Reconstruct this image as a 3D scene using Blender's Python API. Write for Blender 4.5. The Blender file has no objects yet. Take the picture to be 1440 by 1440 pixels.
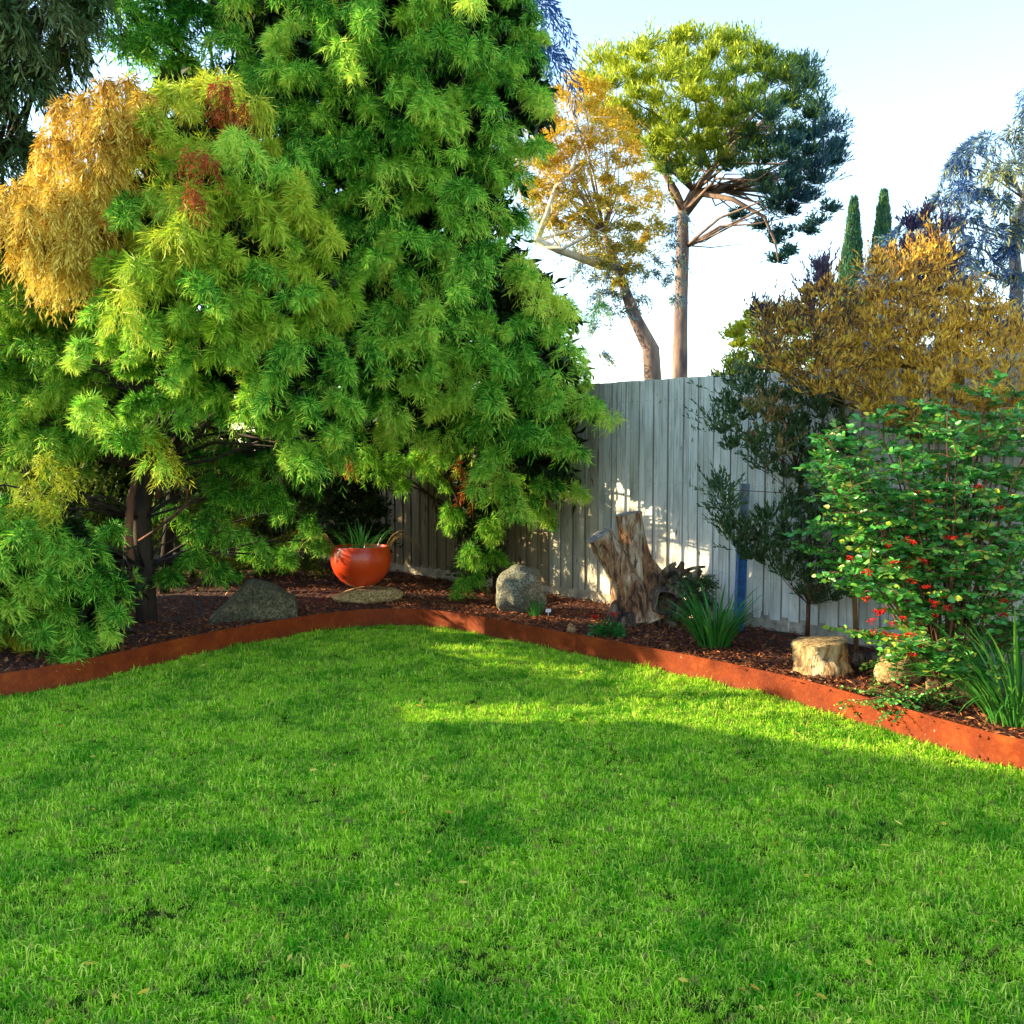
import bpy, math, random
import numpy as np
from mathutils import Vector, Matrix, noise

rad = math.radians
scene = bpy.context.scene
COL = scene.collection

# ------------------------------------------------------------------ camera
CAM_H = 1.5
FPX = 1400.0                       # focal length in pixels of the 1440 px photograph
PITCH = math.atan((720 - 638) / FPX)
cam_d = bpy.data.cameras.new('camera')
cam_d.sensor_width = 36
cam_d.lens = 36 * FPX / 1440
cam_d.clip_start = 0.05
cam_d.clip_end = 2000
cam = bpy.data.objects.new('camera', cam_d)
COL.objects.link(cam)
cam.location = (0, 0, CAM_H)
cam.rotation_euler = (rad(90) - PITCH, 0, 0)
scene.camera = cam

# ------------------------------------------------------------------ world and sun
SUN_EL = rad(16.5)
SUN_AZ = rad(-82)                  # towards the sun, from +Y, clockwise positive: the sun stands to the left
world = bpy.data.worlds.new('World')
scene.world = world
world.use_nodes = True
wn = world.node_tree
sky = wn.nodes.new('ShaderNodeTexSky')
sky.sky_type = 'NISHITA'
sky.sun_disc = False
sky.sun_elevation = SUN_EL
sky.sun_rotation = SUN_AZ
sky.air_density = 1.0
sky.dust_density = 0.25
sky.ozone_density = 1.0
wn.links.new(sky.outputs[0], wn.nodes['Background'].inputs[0])
wn.nodes['Background'].inputs[1].default_value = 0.15

sun_d = bpy.data.lights.new('sun', 'SUN')
sun_d.energy = 3.4
sun_d.angle = rad(0.5)
sun_d.color = (1.0, 0.82, 0.50)
sun = bpy.data.objects.new('sun', sun_d)
COL.objects.link(sun)
to_sun = Vector((math.sin(SUN_AZ) * math.cos(SUN_EL), math.cos(SUN_AZ) * math.cos(SUN_EL), math.sin(SUN_EL)))
sun.rotation_euler = to_sun.to_track_quat('Z', 'Y').to_euler()
sun.location = to_sun * 40

vs = scene.view_settings
vs.view_transform = 'Standard'
vs.look = 'None'
vs.exposure = 2.15
vs.gamma = 1
vs.use_curve_mapping = False
scene.cycles.max_bounces = 6
scene.cycles.diffuse_bounces = 3
scene.cycles.transmission_bounces = 4

# ------------------------------------------------------------------ small helpers
def ray(px, py):
    v = Vector(((px - 720) / FPX, 1.0, -(py - 720) / FPX))
    v.rotate(Matrix.Rotation(-PITCH, 3, 'X'))
    return v

def P(px, py, Y):
    """the point at ground distance Y seen at a place of the photograph"""
    r = ray(px, py)
    k = Y / r.y
    return Vector((r.x * k, Y, CAM_H + r.z * k))

def G(px, py, z=0.0):
    r = ray(px, py)
    k = (z - CAM_H) / r.z
    return Vector((r.x * k, r.y * k, z))

def PX(Y):
    return Y / FPX

class MB:
    def __init__(self):
        self.v = []; self.f = []; self.m = []
    def add(self, verts, faces, mat=0):
        o = len(self.v)
        self.v.extend([tuple(x) for x in verts])
        self.f.extend([tuple(i + o for i in f) for f in faces])
        self.m.extend([mat] * len(faces))
    def box(self, c, s, rz=0, mat=0):
        cz, sz = math.cos(rz), math.sin(rz)
        vs_ = []
        for z in (-1, 1):
            for x, y in ((-1, -1), (1, -1), (1, 1), (-1, 1)):
                X, Y = x * s[0] / 2, y * s[1] / 2
                vs_.append((c[0] + X * cz - Y * sz, c[1] + X * sz + Y * cz, c[2] + z * s[2] / 2))
        self.add(vs_, [(0, 3, 2, 1), (4, 5, 6, 7), (0, 1, 5, 4), (1, 2, 6, 5), (2, 3, 7, 6), (3, 0, 4, 7)], mat)
    def tube(self, pts, radii, n=8, cap=True, rough=0, seed=0, mat=0):
        pts = [Vector(p) for p in pts]
        rings = []
        up = Vector((0.13, 0.31, 0.94))
        for i, p in enumerate(pts):
            t = (pts[min(i + 1, len(pts) - 1)] - pts[max(i - 1, 0)]).normalized()
            a = t.cross(up)
            if a.length < 0.05: a = t.cross(Vector((1, 0, 0)))
            a.normalize(); b = t.cross(a).normalized()
            r = radii[i] if hasattr(radii, '__len__') else radii
            ring = []
            for k in range(n):
                an = 2 * math.pi * k / n
                q = r
                if rough:
                    q *= 1 + rough * noise.noise(Vector((math.cos(an) * 1.6 + seed, math.sin(an) * 1.6, i * 0.35 + seed)))  \
                           + rough * 0.5 * noise.noise(Vector((math.cos(an) * 5 + seed, math.sin(an) * 5, i * 0.5)))
                ring.append(p + (a * math.cos(an) + b * math.sin(an)) * q)
            rings.append(ring)
        vs_ = [v for r in rings for v in r]
        fs = []
        for i in range(len(pts) - 1):
            for k in range(n):
                k2 = (k + 1) % n
                fs.append((i * n + k, i * n + k2, (i + 1) * n + k2, (i + 1) * n + k))
        if cap:
            fs.append(tuple(range(n))[::-1]); o = (len(pts) - 1) * n
            fs.append(tuple(range(o, o + n)))
        self.add(vs_, fs, mat)
    def mesh(self, name, mats, smooth=False):
        me = bpy.data.meshes.new(name)
        me.from_pydata(self.v, [], self.f)
        for m in (mats if isinstance(mats, (list, tuple)) else [mats]): me.materials.append(m)
        me.polygons.foreach_set('material_index', self.m)
        if smooth: me.polygons.foreach_set('use_smooth', [True] * len(self.f))
        me.update()
        return me
    def build(self, name, mats, parent=None, smooth=False):
        return link(name, self.mesh(name, mats, smooth), parent)

def link(name, me, parent=None, loc=None):
    o = bpy.data.objects.new(name, me)
    COL.objects.link(o)
    if parent is not None:
        o.parent = parent
        o.matrix_parent_inverse = Matrix.Translation(parent.location).inverted() if parent.rotation_euler.z == 0 else parent.matrix_basis.inverted()
    if loc is not None: o.location = loc
    return o

def tag(o, label, cat, group=None, kind=None):
    o['label'] = label
    o['category'] = cat
    if group: o['group'] = group
    if kind: o['kind'] = kind
    return o

def thing(name, label, cat, loc=(0, 0, 0), group=None):
    o = bpy.data.objects.new(name, None)
    o.empty_display_size = 0.1
    COL.objects.link(o)
    o.location = loc
    return tag(o, label, cat, group)

# ------------------------------------------------------------------ materials
def new_mat(name):
    m = bpy.data.materials.new(name)
    m.use_nodes = True
    nt = m.node_tree
    return m, nt, nt.nodes['Principled BSDF']

def ramp(nt, stops, fac):
    r = nt.nodes.new('ShaderNodeValToRGB')
    el = r.color_ramp.elements
    while len(el) < len(stops): el.new(0.5)
    for e, (p, c) in zip(el, stops):
        e.position = p; e.color = (*c, 1)
    nt.links.new(fac, r.inputs[0])
    return r.outputs[0]

def noise_tex(nt, scale, detail=4, rough=0.55, vec=None, stretch=None, dist=0):
    n = nt.nodes.new('ShaderNodeTexNoise')
    n.inputs['Scale'].default_value = scale
    n.inputs['Detail'].default_value = detail
    n.inputs['Roughness'].default_value = rough
    n.inputs['Distortion'].default_value = dist
    if vec is not None:
        if stretch:
            mp = nt.nodes.new('ShaderNodeMapping')
            mp.inputs['Scale'].default_value = stretch
            nt.links.new(vec, mp.inputs[0]); vec = mp.outputs[0]
        nt.links.new(vec, n.inputs['Vector'])
    return n.outputs['Fac']

def mixc(nt, fac, a, b, mode='MIX'):
    m = nt.nodes.new('ShaderNodeMix')
    m.data_type = 'RGBA'; m.blend_type = mode
    for s, v in ((m.inputs['Factor'], fac), (m.inputs['A'], a), (m.inputs['B'], b)):
        if isinstance(v, (int, float)): s.default_value = v
        elif isinstance(v, tuple): s.default_value = (*v, 1)
        else: nt.links.new(v, s)
    return m.outputs['Result']

def bump(nt, bs, h, strength=0.4, dist=0.01):
    b = nt.nodes.new('ShaderNodeBump')
    b.inputs['Strength'].default_value = strength
    b.inputs['Distance'].default_value = dist
    nt.links.new(h, b.inputs['Height']); nt.links.new(b.outputs[0], bs.inputs['Normal'])

def leaf_mat(name, stops, transl=0.3, rough=0.5, spec=0.15):
    """colour of each leaf from its own 'tint' value"""
    m, nt, bs = new_mat(name)
    at = nt.nodes.new('ShaderNodeAttribute'); at.attribute_name = 'tint'
    c = ramp(nt, stops, at.outputs['Fac'])
    nt.links.new(c, bs.inputs['Base Color'])
    bs.inputs['Roughness'].default_value = rough
    bs.inputs['Specular IOR Level'].default_value = spec
    tr = nt.nodes.new('ShaderNodeBsdfTranslucent')
    nt.links.new(c, tr.inputs[0])
    mx = nt.nodes.new('ShaderNodeMixShader')
    mx.inputs[0].default_value = transl
    nt.links.new(bs.outputs[0], mx.inputs[1]); nt.links.new(tr.outputs[0], mx.inputs[2])
    nt.links.new(mx.outputs[0], nt.nodes['Material Output'].inputs[0])
    return m

def bark_mat(name, c1, c2, scale=14, stretch=(1, 1, 0.2), bumpd=0.02):
    m, nt, bs = new_mat(name)
    g = nt.nodes.new('ShaderNodeTexCoord').outputs['Object']
    f = noise_tex(nt, scale, 6, 0.65, g, stretch)
    nt.links.new(ramp(nt, [(0.35, c1), (0.65, c2)], f), bs.inputs['Base Color'])
    bs.inputs['Roughness'].default_value = 0.9
    bump(nt, bs, f, 0.8, bumpd)
    return m

M = {}
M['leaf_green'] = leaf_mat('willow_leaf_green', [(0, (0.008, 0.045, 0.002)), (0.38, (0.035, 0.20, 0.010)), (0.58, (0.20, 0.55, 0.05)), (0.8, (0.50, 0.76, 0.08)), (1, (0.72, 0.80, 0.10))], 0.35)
M['leaf_shade'] = leaf_mat('painted_shade_leaf', [(0, (0.008, 0.022, 0.004)), (1, (0.03, 0.05, 0.01))], 0.1)  # near black colour paints deep shade between and behind the leaf masses
M['leaf_yellow'] = leaf_mat('willow_leaf_yellow', [(0, (0.05, 0.18, 0.01)), (0.35, (0.22, 0.44, 0.02)), (0.75, (0.58, 0.64, 0.05)), (1, (0.74, 0.62, 0.07))])
M['leaf_dead'] = leaf_mat('dead_leaf_tan', [(0, (0.22, 0.10, 0.015)), (0.5, (0.62, 0.38, 0.04)), (1, (0.88, 0.68, 0.12))], 0.25)
M['leaf_rust'] = leaf_mat('dead_leaf_rust', [(0, (0.20, 0.03, 0.01)), (1, (0.55, 0.13, 0.03))], 0.2)
M['leaf_dark'] = leaf_mat('dark_drooping_leaf', [(0, (0.02, 0.05, 0.015)), (0.6, (0.06, 0.12, 0.03)), (1, (0.20, 0.22, 0.08))], 0.2)
M['leaf_blue'] = leaf_mat('blue_leaf', [(0, (0.02, 0.07, 0.22)), (0.6, (0.06, 0.16, 0.38)), (1, (0.20, 0.36, 0.22))], 0.3)
M['leaf_bluegum'] = leaf_mat('blue_gum_leaf', [(0, (0.03, 0.08, 0.24)), (0.4, (0.08, 0.16, 0.34)), (0.7, (0.14, 0.24, 0.20)), (1, (0.38, 0.36, 0.12))], 0.3)
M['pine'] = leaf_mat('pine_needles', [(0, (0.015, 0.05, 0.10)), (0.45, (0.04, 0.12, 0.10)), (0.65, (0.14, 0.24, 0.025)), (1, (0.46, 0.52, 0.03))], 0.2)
M['leaf_gold'] = leaf_mat('golden_leaf', [(0, (0.08, 0.12, 0.06)), (0.35, (0.24, 0.25, 0.05)), (0.7, (0.56, 0.42, 0.04)), (1, (0.74, 0.46, 0.03))], 0.35)
M['cypress'] = leaf_mat('cypress_leaf', [(0, (0.02, 0.08, 0.12)), (0.5, (0.06, 0.18, 0.08)), (1, (0.30, 0.36, 0.03))], 0.15)
M['leaf_lime'] = leaf_mat('lime_leaf', [(0, (0.20, 0.28, 0.02)), (1, (0.60, 0.60, 0.04))], 0.3)
M['leaf_olive'] = leaf_mat('olive_leaf', [(0, (0.02, 0.045, 0.015)), (0.5, (0.06, 0.12, 0.035)), (0.85, (0.16, 0.22, 0.05)), (1, (0.40, 0.22, 0.08))], 0.2, 0.35, 0.5)
M['leaf_orange'] = leaf_mat('orange_brown_leaf', [(0, (0.05, 0.045, 0.05)), (0.35, (0.17, 0.12, 0.07)), (0.65, (0.70, 0.34, 0.04)), (1, (0.90, 0.60, 0.08))], 0.25)
M['leaf_purple'] = leaf_mat('purple_leaf', [(0, (0.03, 0.025, 0.09)), (1, (0.14, 0.10, 0.14))], 0.25)
M['leaf_oval'] = leaf_mat('oval_leaf', [(0, (0.012, 0.09, 0.01)), (0.35, (0.04, 0.22, 0.025)), (0.6, (0.09, 0.38, 0.06)), (0.8, (0.28, 0.46, 0.05)), (1, (0.55, 0.52, 0.05))], 0.25, 0.35, 0.5)
M['leaf_hedge'] = leaf_mat('hedge_leaf', [(0, (0.02, 0.05, 0.006)), (0.5, (0.10, 0.16, 0.015)), (1, (0.50, 0.42, 0.04))], 0.3)
M['strap'] = leaf_mat('strap_leaf', [(0, (0.02, 0.10, 0.015)), (0.6, (0.06, 0.26, 0.03)), (1, (0.30, 0.40, 0.05))], 0.2, 0.35, 0.5)
M['strap_dry'] = leaf_mat('dry_strap_leaf', [(0, (0.25, 0.14, 0.04)), (1, (0.62, 0.42, 0.12))], 0.2)
M['red'] = leaf_mat('red_petal', [(0, (0.40, 0.008, 0.004)), (1, (0.75, 0.03, 0.02))], 0.2)

M['bark_dark'] = bark_mat('dark_bark', (0.012, 0.008, 0.006), (0.06, 0.035, 0.022))
M['bark_red'] = bark_mat('reddish_bark', (0.05, 0.02, 0.012), (0.24, 0.09, 0.04))
M['bark_pine'] = bark_mat('pine_bark', (0.07, 0.045, 0.05), (0.30, 0.19, 0.13), 5)
M['bark_pale'] = bark_mat('pale_bark', (0.20, 0.15, 0.10), (0.48, 0.38, 0.26), 5)
M['bark_limb'] = bark_mat('pale_limb_bark', (0.40, 0.32, 0.22), (0.72, 0.62, 0.46), 5)
M['bark_grey'] = bark_mat('grey_bark', (0.10, 0.10, 0.12), (0.26, 0.24, 0.24), 6)
M['bark_gold'] = bark_mat('golden_twigs', (0.20, 0.09, 0.03), (0.50, 0.26, 0.06), 9)

def m_lawn_base():
    m, nt, bs = new_mat('lawn_soil')
    g = nt.nodes.new('ShaderNodeNewGeometry').outputs['Position']
    f = noise_tex(nt, 30, 5, 0.6, g)
    nt.links.new(ramp(nt, [(0.3, (0.01, 0.035, 0.003)), (0.7, (0.04, 0.05, 0.012))], f), bs.inputs['Base Color'])
    bs.inputs['Roughness'].default_value = 1
    bs.inputs['Specular IOR Level'].default_value = 0
    return m
M['lawn'] = m_lawn_base()

def m_grass():
    m, nt, bs = new_mat('grass_blade')
    g = nt.nodes.new('ShaderNodeNewGeometry').outputs['Position']
    big = noise_tex(nt, 2.2, 6, 0.7, g, (1, 1, 0))
    fine = noise_tex(nt, 17, 3, 0.6, g, (1, 1, 0))
    oi = nt.nodes.new('ShaderNodeAttribute'); oi.attribute_name = 'tint'
    c = ramp(nt, [(0.0, (0.006, 0.08, 0.002)), (0.38, (0.12, 0.50, 0.006)), (0.66, (0.50, 0.90, 0.03)), (1, (0.90, 0.92, 0.16))], oi.outputs['Fac'])
    c = mixc(nt, ramp(nt, [(0.44, (0, 0, 0)), (0.66, (0.5, 0.5, 0.5))], big), c, (0.44, 0.72, 0.02))
    thatch = ramp(nt, [(0.585, (0, 0, 0)), (0.66, (0.9, 0.9, 0.9))], fine)
    c = mixc(nt, thatch, c, (0.40, 0.34, 0.09))
    c = mixc(nt, ramp(nt, [(0.36, (0.75, 0.75, 0.75)), (0.52, (0, 0, 0))], big), c, (0.04, 0.30, 0.006))
    nt.links.new(c, bs.inputs['Base Color'])
    bs.inputs['Roughness'].default_value = 0.5
    bs.inputs['Specular IOR Level'].default_value = 0.08
    tr = nt.nodes.new('ShaderNodeBsdfTranslucent'); nt.links.new(c, tr.inputs[0])
    mx = nt.nodes.new('ShaderNodeMixShader'); mx.inputs[0].default_value = 0.3
    nt.links.new(bs.outputs[0], mx.inputs[1]); nt.links.new(tr.outputs[0], mx.inputs[2])
    nt.links.new(mx.outputs[0], nt.nodes['Material Output'].inputs[0])
    return m
M['grass'] = m_grass()

def m_corten():
    m, nt, bs = new_mat('rusted_steel')
    g = nt.nodes.new('ShaderNodeNewGeometry').outputs['Position']
    a = noise_tex(nt, 4.5, 8, 0.7, g)
    b = noise_tex(nt, 60, 4, 0.7, g)
    c = ramp(nt, [(0.35, (0.13, 0.017, 0.003)), (0.55, (0.22, 0.033, 0.005)), (0.75, (0.38, 0.085, 0.012))], a)
    c = mixc(nt, ramp(nt, [(0.5, (0, 0, 0)), (0.75, (0.5, 0.5, 0.5))], b), c, (0.32, 0.09, 0.02))
    sp = noise_tex(nt, 38, 2, 0.5, g)
    c = mixc(nt, ramp(nt, [(0.735, (0, 0, 0)), (0.76, (0.7, 0.7, 0.7))], sp), c, (0.45, 0.30, 0.20))
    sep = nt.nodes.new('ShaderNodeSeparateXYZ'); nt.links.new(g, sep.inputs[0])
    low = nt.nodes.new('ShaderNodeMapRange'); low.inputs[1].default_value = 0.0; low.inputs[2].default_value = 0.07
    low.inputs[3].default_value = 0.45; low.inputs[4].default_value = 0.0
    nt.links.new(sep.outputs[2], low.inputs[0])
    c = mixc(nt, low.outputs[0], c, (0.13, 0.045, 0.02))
    nt.links.new(c, bs.inputs['Base Color'])
    nt.links.new(ramp(nt, [(0.3, (0.45,) * 3), (0.7, (0.75,) * 3)], b), bs.inputs['Roughness'])
    bs.inputs['Specular IOR Level'].default_value = 0.15
    bump(nt, bs, b, 0.3, 0.003)
    return m
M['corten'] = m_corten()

def m_mulch():
    m, nt, bs = new_mat('mulch_soil')
    g = nt.nodes.new('ShaderNodeNewGeometry').outputs['Position']
    f = noise_tex(nt, 45, 6, 0.7, g)
    nt.links.new(ramp(nt, [(0.35, (0.02, 0.008, 0.006)), (0.6, (0.10, 0.03, 0.018)), (0.75, (0.24, 0.08, 0.04))], f), bs.inputs['Base Color'])
    bs.inputs['Roughness'].default_value = 1
    bump(nt, bs, f, 1.0, 0.03)
    return m
M['mulch'] = m_mulch()
M['chip'] = leaf_mat('bark_chip', [(0, (0.035, 0.012, 0.008)), (0.45, (0.20, 0.055, 0.02)), (0.8, (0.48, 0.17, 0.055)), (1, (0.62, 0.36, 0.16))], 0.0, 0.8, 0.2)

def m_paling(name='weathered_paling', tone=(1, 1, 1)):
    m, nt, bs = new_mat(name)
    oc = nt.nodes.new('ShaderNodeTexCoord').outputs['Object']
    oi = nt.nodes.new('ShaderNodeObjectInfo')
    sc = nt.nodes.new('ShaderNodeVectorMath'); sc.operation = 'SCALE'
    cx = nt.nodes.new('ShaderNodeCombineXYZ')
    for k in range(3): nt.links.new(oi.outputs['Random'], cx.inputs[k])
    nt.links.new(cx.outputs[0], sc.inputs[0]); sc.inputs['Scale'].default_value = 57
    ad = nt.nodes.new('ShaderNodeVectorMath'); ad.operation = 'ADD'
    nt.links.new(oc, ad.inputs[0]); nt.links.new(sc.outputs[0], ad.inputs[1])
    v = ad.outputs[0]
    grain = noise_tex(nt, 26, 6, 0.65, v, (3, 1, 0.07), 0.6)
    blot = noise_tex(nt, 5, 5, 0.6, v, (1, 1, 0.35))
    knot = noise_tex(nt, 9, 2, 0.5, v, (1.4, 1, 0.35), 1.5)
    c = ramp(nt, [(0.33, (0.13, 0.12, 0.10)), (0.41, (0.80, 0.81, 0.80)), (0.6, (0.90, 0.92, 0.93))], grain)
    c = mixc(nt, ramp(nt, [(0.33, (0.5, 0.5, 0.5)), (0.55, (0, 0, 0))], blot), c, (0.26, 0.28, 0.21))
    c = mixc(nt, ramp(nt, [(0.69, (0, 0, 0)), (0.74, (0.85, 0.85, 0.85))], knot), c, (0.05, 0.04, 0.03))
    sx = nt.nodes.new('ShaderNodeSeparateXYZ'); nt.links.new(oc, sx.inputs[0])
    ab = nt.nodes.new('ShaderNodeMath'); ab.operation = 'ABSOLUTE'; nt.links.new(sx.outputs[0], ab.inputs[0])
    wob = nt.nodes.new('ShaderNodeMath'); wob.operation = 'MULTIPLY_ADD'; nt.links.new(grain, wob.inputs[0]); wob.inputs[1].default_value = 0.012; nt.links.new(ab.outputs[0], wob.inputs[2])
    c = mixc(nt, ramp(nt, [(0.0500, (0, 0, 0)), (0.0545, (0.75, 0.75, 0.75))], wob.outputs[0]), c, (0.12, 0.11, 0.09))   # overlap shadow lines painted along the board's edges
    # each board has weathered its own way
    br = ramp(nt, [(0, (0.80, 0.82, 0.77)), (0.5, (0.95, 0.96, 0.94)), (1, (1, 1, 0.97))], oi.outputs['Random'])
    c = mixc(nt, 1.0, c, br, 'MULTIPLY')
    c = mixc(nt, 1.0, c, (1.0, 0.93, 0.85), 'MULTIPLY')
    c = mixc(nt, 1.0, c, tone, 'MULTIPLY')
    nt.links.new(c, bs.inputs['Base Color'])
    bs.inputs['Roughness'].default_value = 0.85
    bump(nt, bs, grain, 0.5, 0.004)
    return m
M['paling'] = m_paling()
M['paling_half'] = m_paling('light_brown_paling', (0.66, 0.62, 0.54))  # tone between the grey and the dark brown boards
M['paling_brown'] = m_paling('dark_brown_paling', (0.36, 0.29, 0.19))  # boards darker and browner than the rest

def m_simple(name, col, rough=0.6, metal=0, nscale=0, var=0.3, bumpd=0):
    m, nt, bs = new_mat(name)
    if nscale:
        g = nt.nodes.new('ShaderNodeTexCoord').outputs['Object']
        f = noise_tex(nt, nscale, 5, 0.6, g)
        lo = tuple(x * (1 - var) for x in col); hi = tuple(min(1, x * (1 + var)) for x in col)
        nt.links.new(ramp(nt, [(0.3, lo), (0.7, hi)], f), bs.inputs['Base Color'])
        if bumpd: bump(nt, bs, f, 0.7, bumpd)
    else:
        bs.inputs['Base Color'].default_value = (*col, 1)
    bs.inputs['Roughness'].default_value = rough
    bs.inputs['Metallic'].default_value = metal
    return m
M['nail'] = m_simple('rusty_nail', (0.05, 0.035, 0.03), 0.7, 0.3)
M['plinth'] = m_simple('plinth_board', (0.42, 0.36, 0.27), 0.9, 0, 12, 0.5, 0.004)
M['blue_paint'] = m_simple('blue_painted_steel', (0.05, 0.17, 0.42), 0.45, 0.2, 18, 0.35, 0.001)
M['grey_paint'] = m_simple('grey_steel', (0.30, 0.34, 0.40), 0.5, 0.3, 18, 0.3, 0.001)
M['white'] = m_simple('white_plastic', (0.8, 0.8, 0.8), 0.5)
M['soil'] = m_simple('potting_soil', (0.03, 0.02, 0.014), 1, 0, 40, 0.5, 0.01)
M['render'] = m_simple('cream_render', (0.55, 0.48, 0.38), 0.9, 0, 5, 0.1)
M['tile'] = m_simple('roof_tile', (0.20, 0.10, 0.07), 0.8, 0, 4, 0.3)
M['glass'] = m_simple('dark_glass', (0.03, 0.04, 0.05), 0.1)

def m_pot():
    m, nt, bs = new_mat('red_glazed_pot')
    g = nt.nodes.new('ShaderNodeTexCoord').outputs['Object']
    f = noise_tex(nt, 3.5, 4, 0.6, g)
    nt.links.new(ramp(nt, [(0.3, (0.55, 0.03, 0.005)), (0.7, (0.75, 0.075, 0.010))], f), bs.inputs['Base Color'])
    bs.inputs['Roughness'].default_value = 0.36
    bs.inputs['Coat Weight'].default_value = 0.12
    return m
M['pot'] = m_pot()

def m_rock(name, c1, c2, c3, sc=7):
    m, nt, bs = new_mat(name)
    g = nt.nodes.new('ShaderNodeTexCoord').outputs['Object']
    a = noise_tex(nt, sc, 8, 0.7, g); b = noise_tex(nt, sc * 7, 4, 0.7, g)
    c = ramp(nt, [(0.32, c1), (0.52, c2), (0.7, c3)], a)
    c = mixc(nt, ramp(nt, [(0.42, (0.75,) * 3), (0.56, (0,) * 3)], b), c, tuple(x * 0.3 for x in c1))
    c = mixc(nt, ramp(nt, [(0.62, (0,) * 3), (0.72, (0.6,) * 3)], b), c, tuple(min(1, x * 1.3) for x in c3))
    nt.links.new(c, bs.inputs['Base Color'])
    bs.inputs['Roughness'].default_value = 0.9
    ad = nt.nodes.new('ShaderNodeMath'); nt.links.new(a, ad.inputs[0]); nt.links.new(b, ad.inputs[1])
    bump(nt, bs, ad.outputs[0], 0.9, 0.03)
    return m
M['rock_moss'] = m_rock('mossy_rock', (0.05, 0.045, 0.02), (0.16, 0.13, 0.06), (0.32, 0.23, 0.12))
M['rock_lichen'] = m_rock('lichen_granite', (0.10, 0.10, 0.07), (0.30, 0.29, 0.20), (0.55, 0.52, 0.40), 9)
M['rock_sand'] = m_rock('sandstone', (0.38, 0.22, 0.08), (0.66, 0.44, 0.18), (0.82, 0.64, 0.34))
M['rock_orange'] = m_rock('orange_stone', (0.45, 0.18, 0.06), (0.62, 0.32, 0.12), (0.75, 0.5, 0.3), 12)

def m_deadwood(name, dark, mid, pale, lo=0.42):
    m, nt, bs = new_mat(name)
    g = nt.nodes.new('ShaderNodeTexCoord').outputs['Object']
    a = noise_tex(nt, 9, 7, 0.7, g, (1, 1, 0.28), 0.7)
    b = noise_tex(nt, 30, 5, 0.7, g, (1, 1, 0.18), 0.4)
    c = ramp(nt, [(lo - 0.1, dark), (lo, mid), (lo + 0.16, pale)], a)
    c = mixc(nt, ramp(nt, [(0.36, (0.9,) * 3), (0.5, (0,) * 3)], b), c, tuple(x * 0.4 for x in dark))
    nt.links.new(c, bs.inputs['Base Color'])
    bs.inputs['Roughness'].default_value = 0.85
    ad = nt.nodes.new('ShaderNodeMath'); nt.links.new(a, ad.inputs[0]); nt.links.new(b, ad.inputs[1])
    bump(nt, bs, ad.outputs[0], 1.0, 0.035)
    return m
M['deadwood'] = m_deadwood('stripped_stump_wood', (0.08, 0.03, 0.012), (0.42, 0.18, 0.07), (0.80, 0.60, 0.38), 0.47)
M['logwood'] = m_deadwood('pale_split_log', (0.14, 0.07, 0.03), (0.62, 0.38, 0.16), (0.90, 0.70, 0.42), 0.47)
M['rootwood'] = m_deadwood('dark_root_wood', (0.03, 0.018, 0.012), (0.16, 0.09, 0.05), (0.50, 0.36, 0.22), 0.50)
M['cutwood'] = m_rock('grey_cut_wood', (0.28, 0.23, 0.18), (0.52, 0.46, 0.40), (0.70, 0.66, 0.60), 12)

# ------------------------------------------------------------------ leaves as one numpy-built mesh
rng = np.random.default_rng(7)

def unit(a):
    return a / np.maximum(np.linalg.norm(a, axis=1, keepdims=True), 1e-9)

def leaf_mesh(name, B, D, L, W, tint, mat, sag=0.12, oval=False):
    """B bases, D unit directions, L lengths, W widths; a bent leaf of two triangles (six when oval)"""
    n = len(B)
    S = unit(np.cross(D, unit(rng.normal(size=(n, 3)))))
    Nn = np.cross(D, S)
    L = L[:, None]; W = W[:, None]
    if not oval:
        V = np.empty((n, 4, 3), np.float32)
        V[:, 0] = B
        mid = B + D * L * 0.5 + Nn * L * 0.08
        V[:, 1] = mid + S * W * 0.5
        V[:, 2] = B + D * L - Nn * L * sag
        V[:, 3] = mid - S * W * 0.5
        k, polys = 4, np.array([[0, 1, 2, 3]])
        tri = 4
    else:
        V = np.empty((n, 6, 3), np.float32)
        V[:, 0] = B
        V[:, 1] = B + D * L * 0.30 + S * W * 0.46 + Nn * W * 0.10
        V[:, 2] = B + D * L * 0.72 + S * W * 0.36 + Nn * W * 0.08
        V[:, 3] = B + D * L - Nn * L * sag
        V[:, 4] = B + D * L * 0.72 - S * W * 0.36 + Nn * W * 0.08
        V[:, 5] = B + D * L * 0.30 - S * W * 0.46 + Nn * W * 0.10
        k, polys = 6, np.array([[0, 1, 2, 3], [0, 3, 4, 5]])
        tri = 4
    me = bpy.data.meshes.new(name)
    me.vertices.add(n * k)
    me.vertices.foreach_set('co', V.reshape(-1))
    idx = (np.arange(n)[:, None, None] * k + polys[None]).reshape(-1).astype(np.int32)
    me.loops.add(len(idx)); me.loops.foreach_set('vertex_index', idx)
    npoly = n * len(polys)
    me.polygons.add(npoly)
    me.polygons.foreach_set('loop_start', np.arange(npoly, dtype=np.int32) * tri)
    me.update(calc_edges=True)
    at = me.attributes.new('tint', 'FLOAT', 'POINT')
    at.data.foreach_set('value', np.repeat(np.clip(tint, 0, 1), k).astype(np.float32))
    me.materials.append(mat)
    return me

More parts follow.
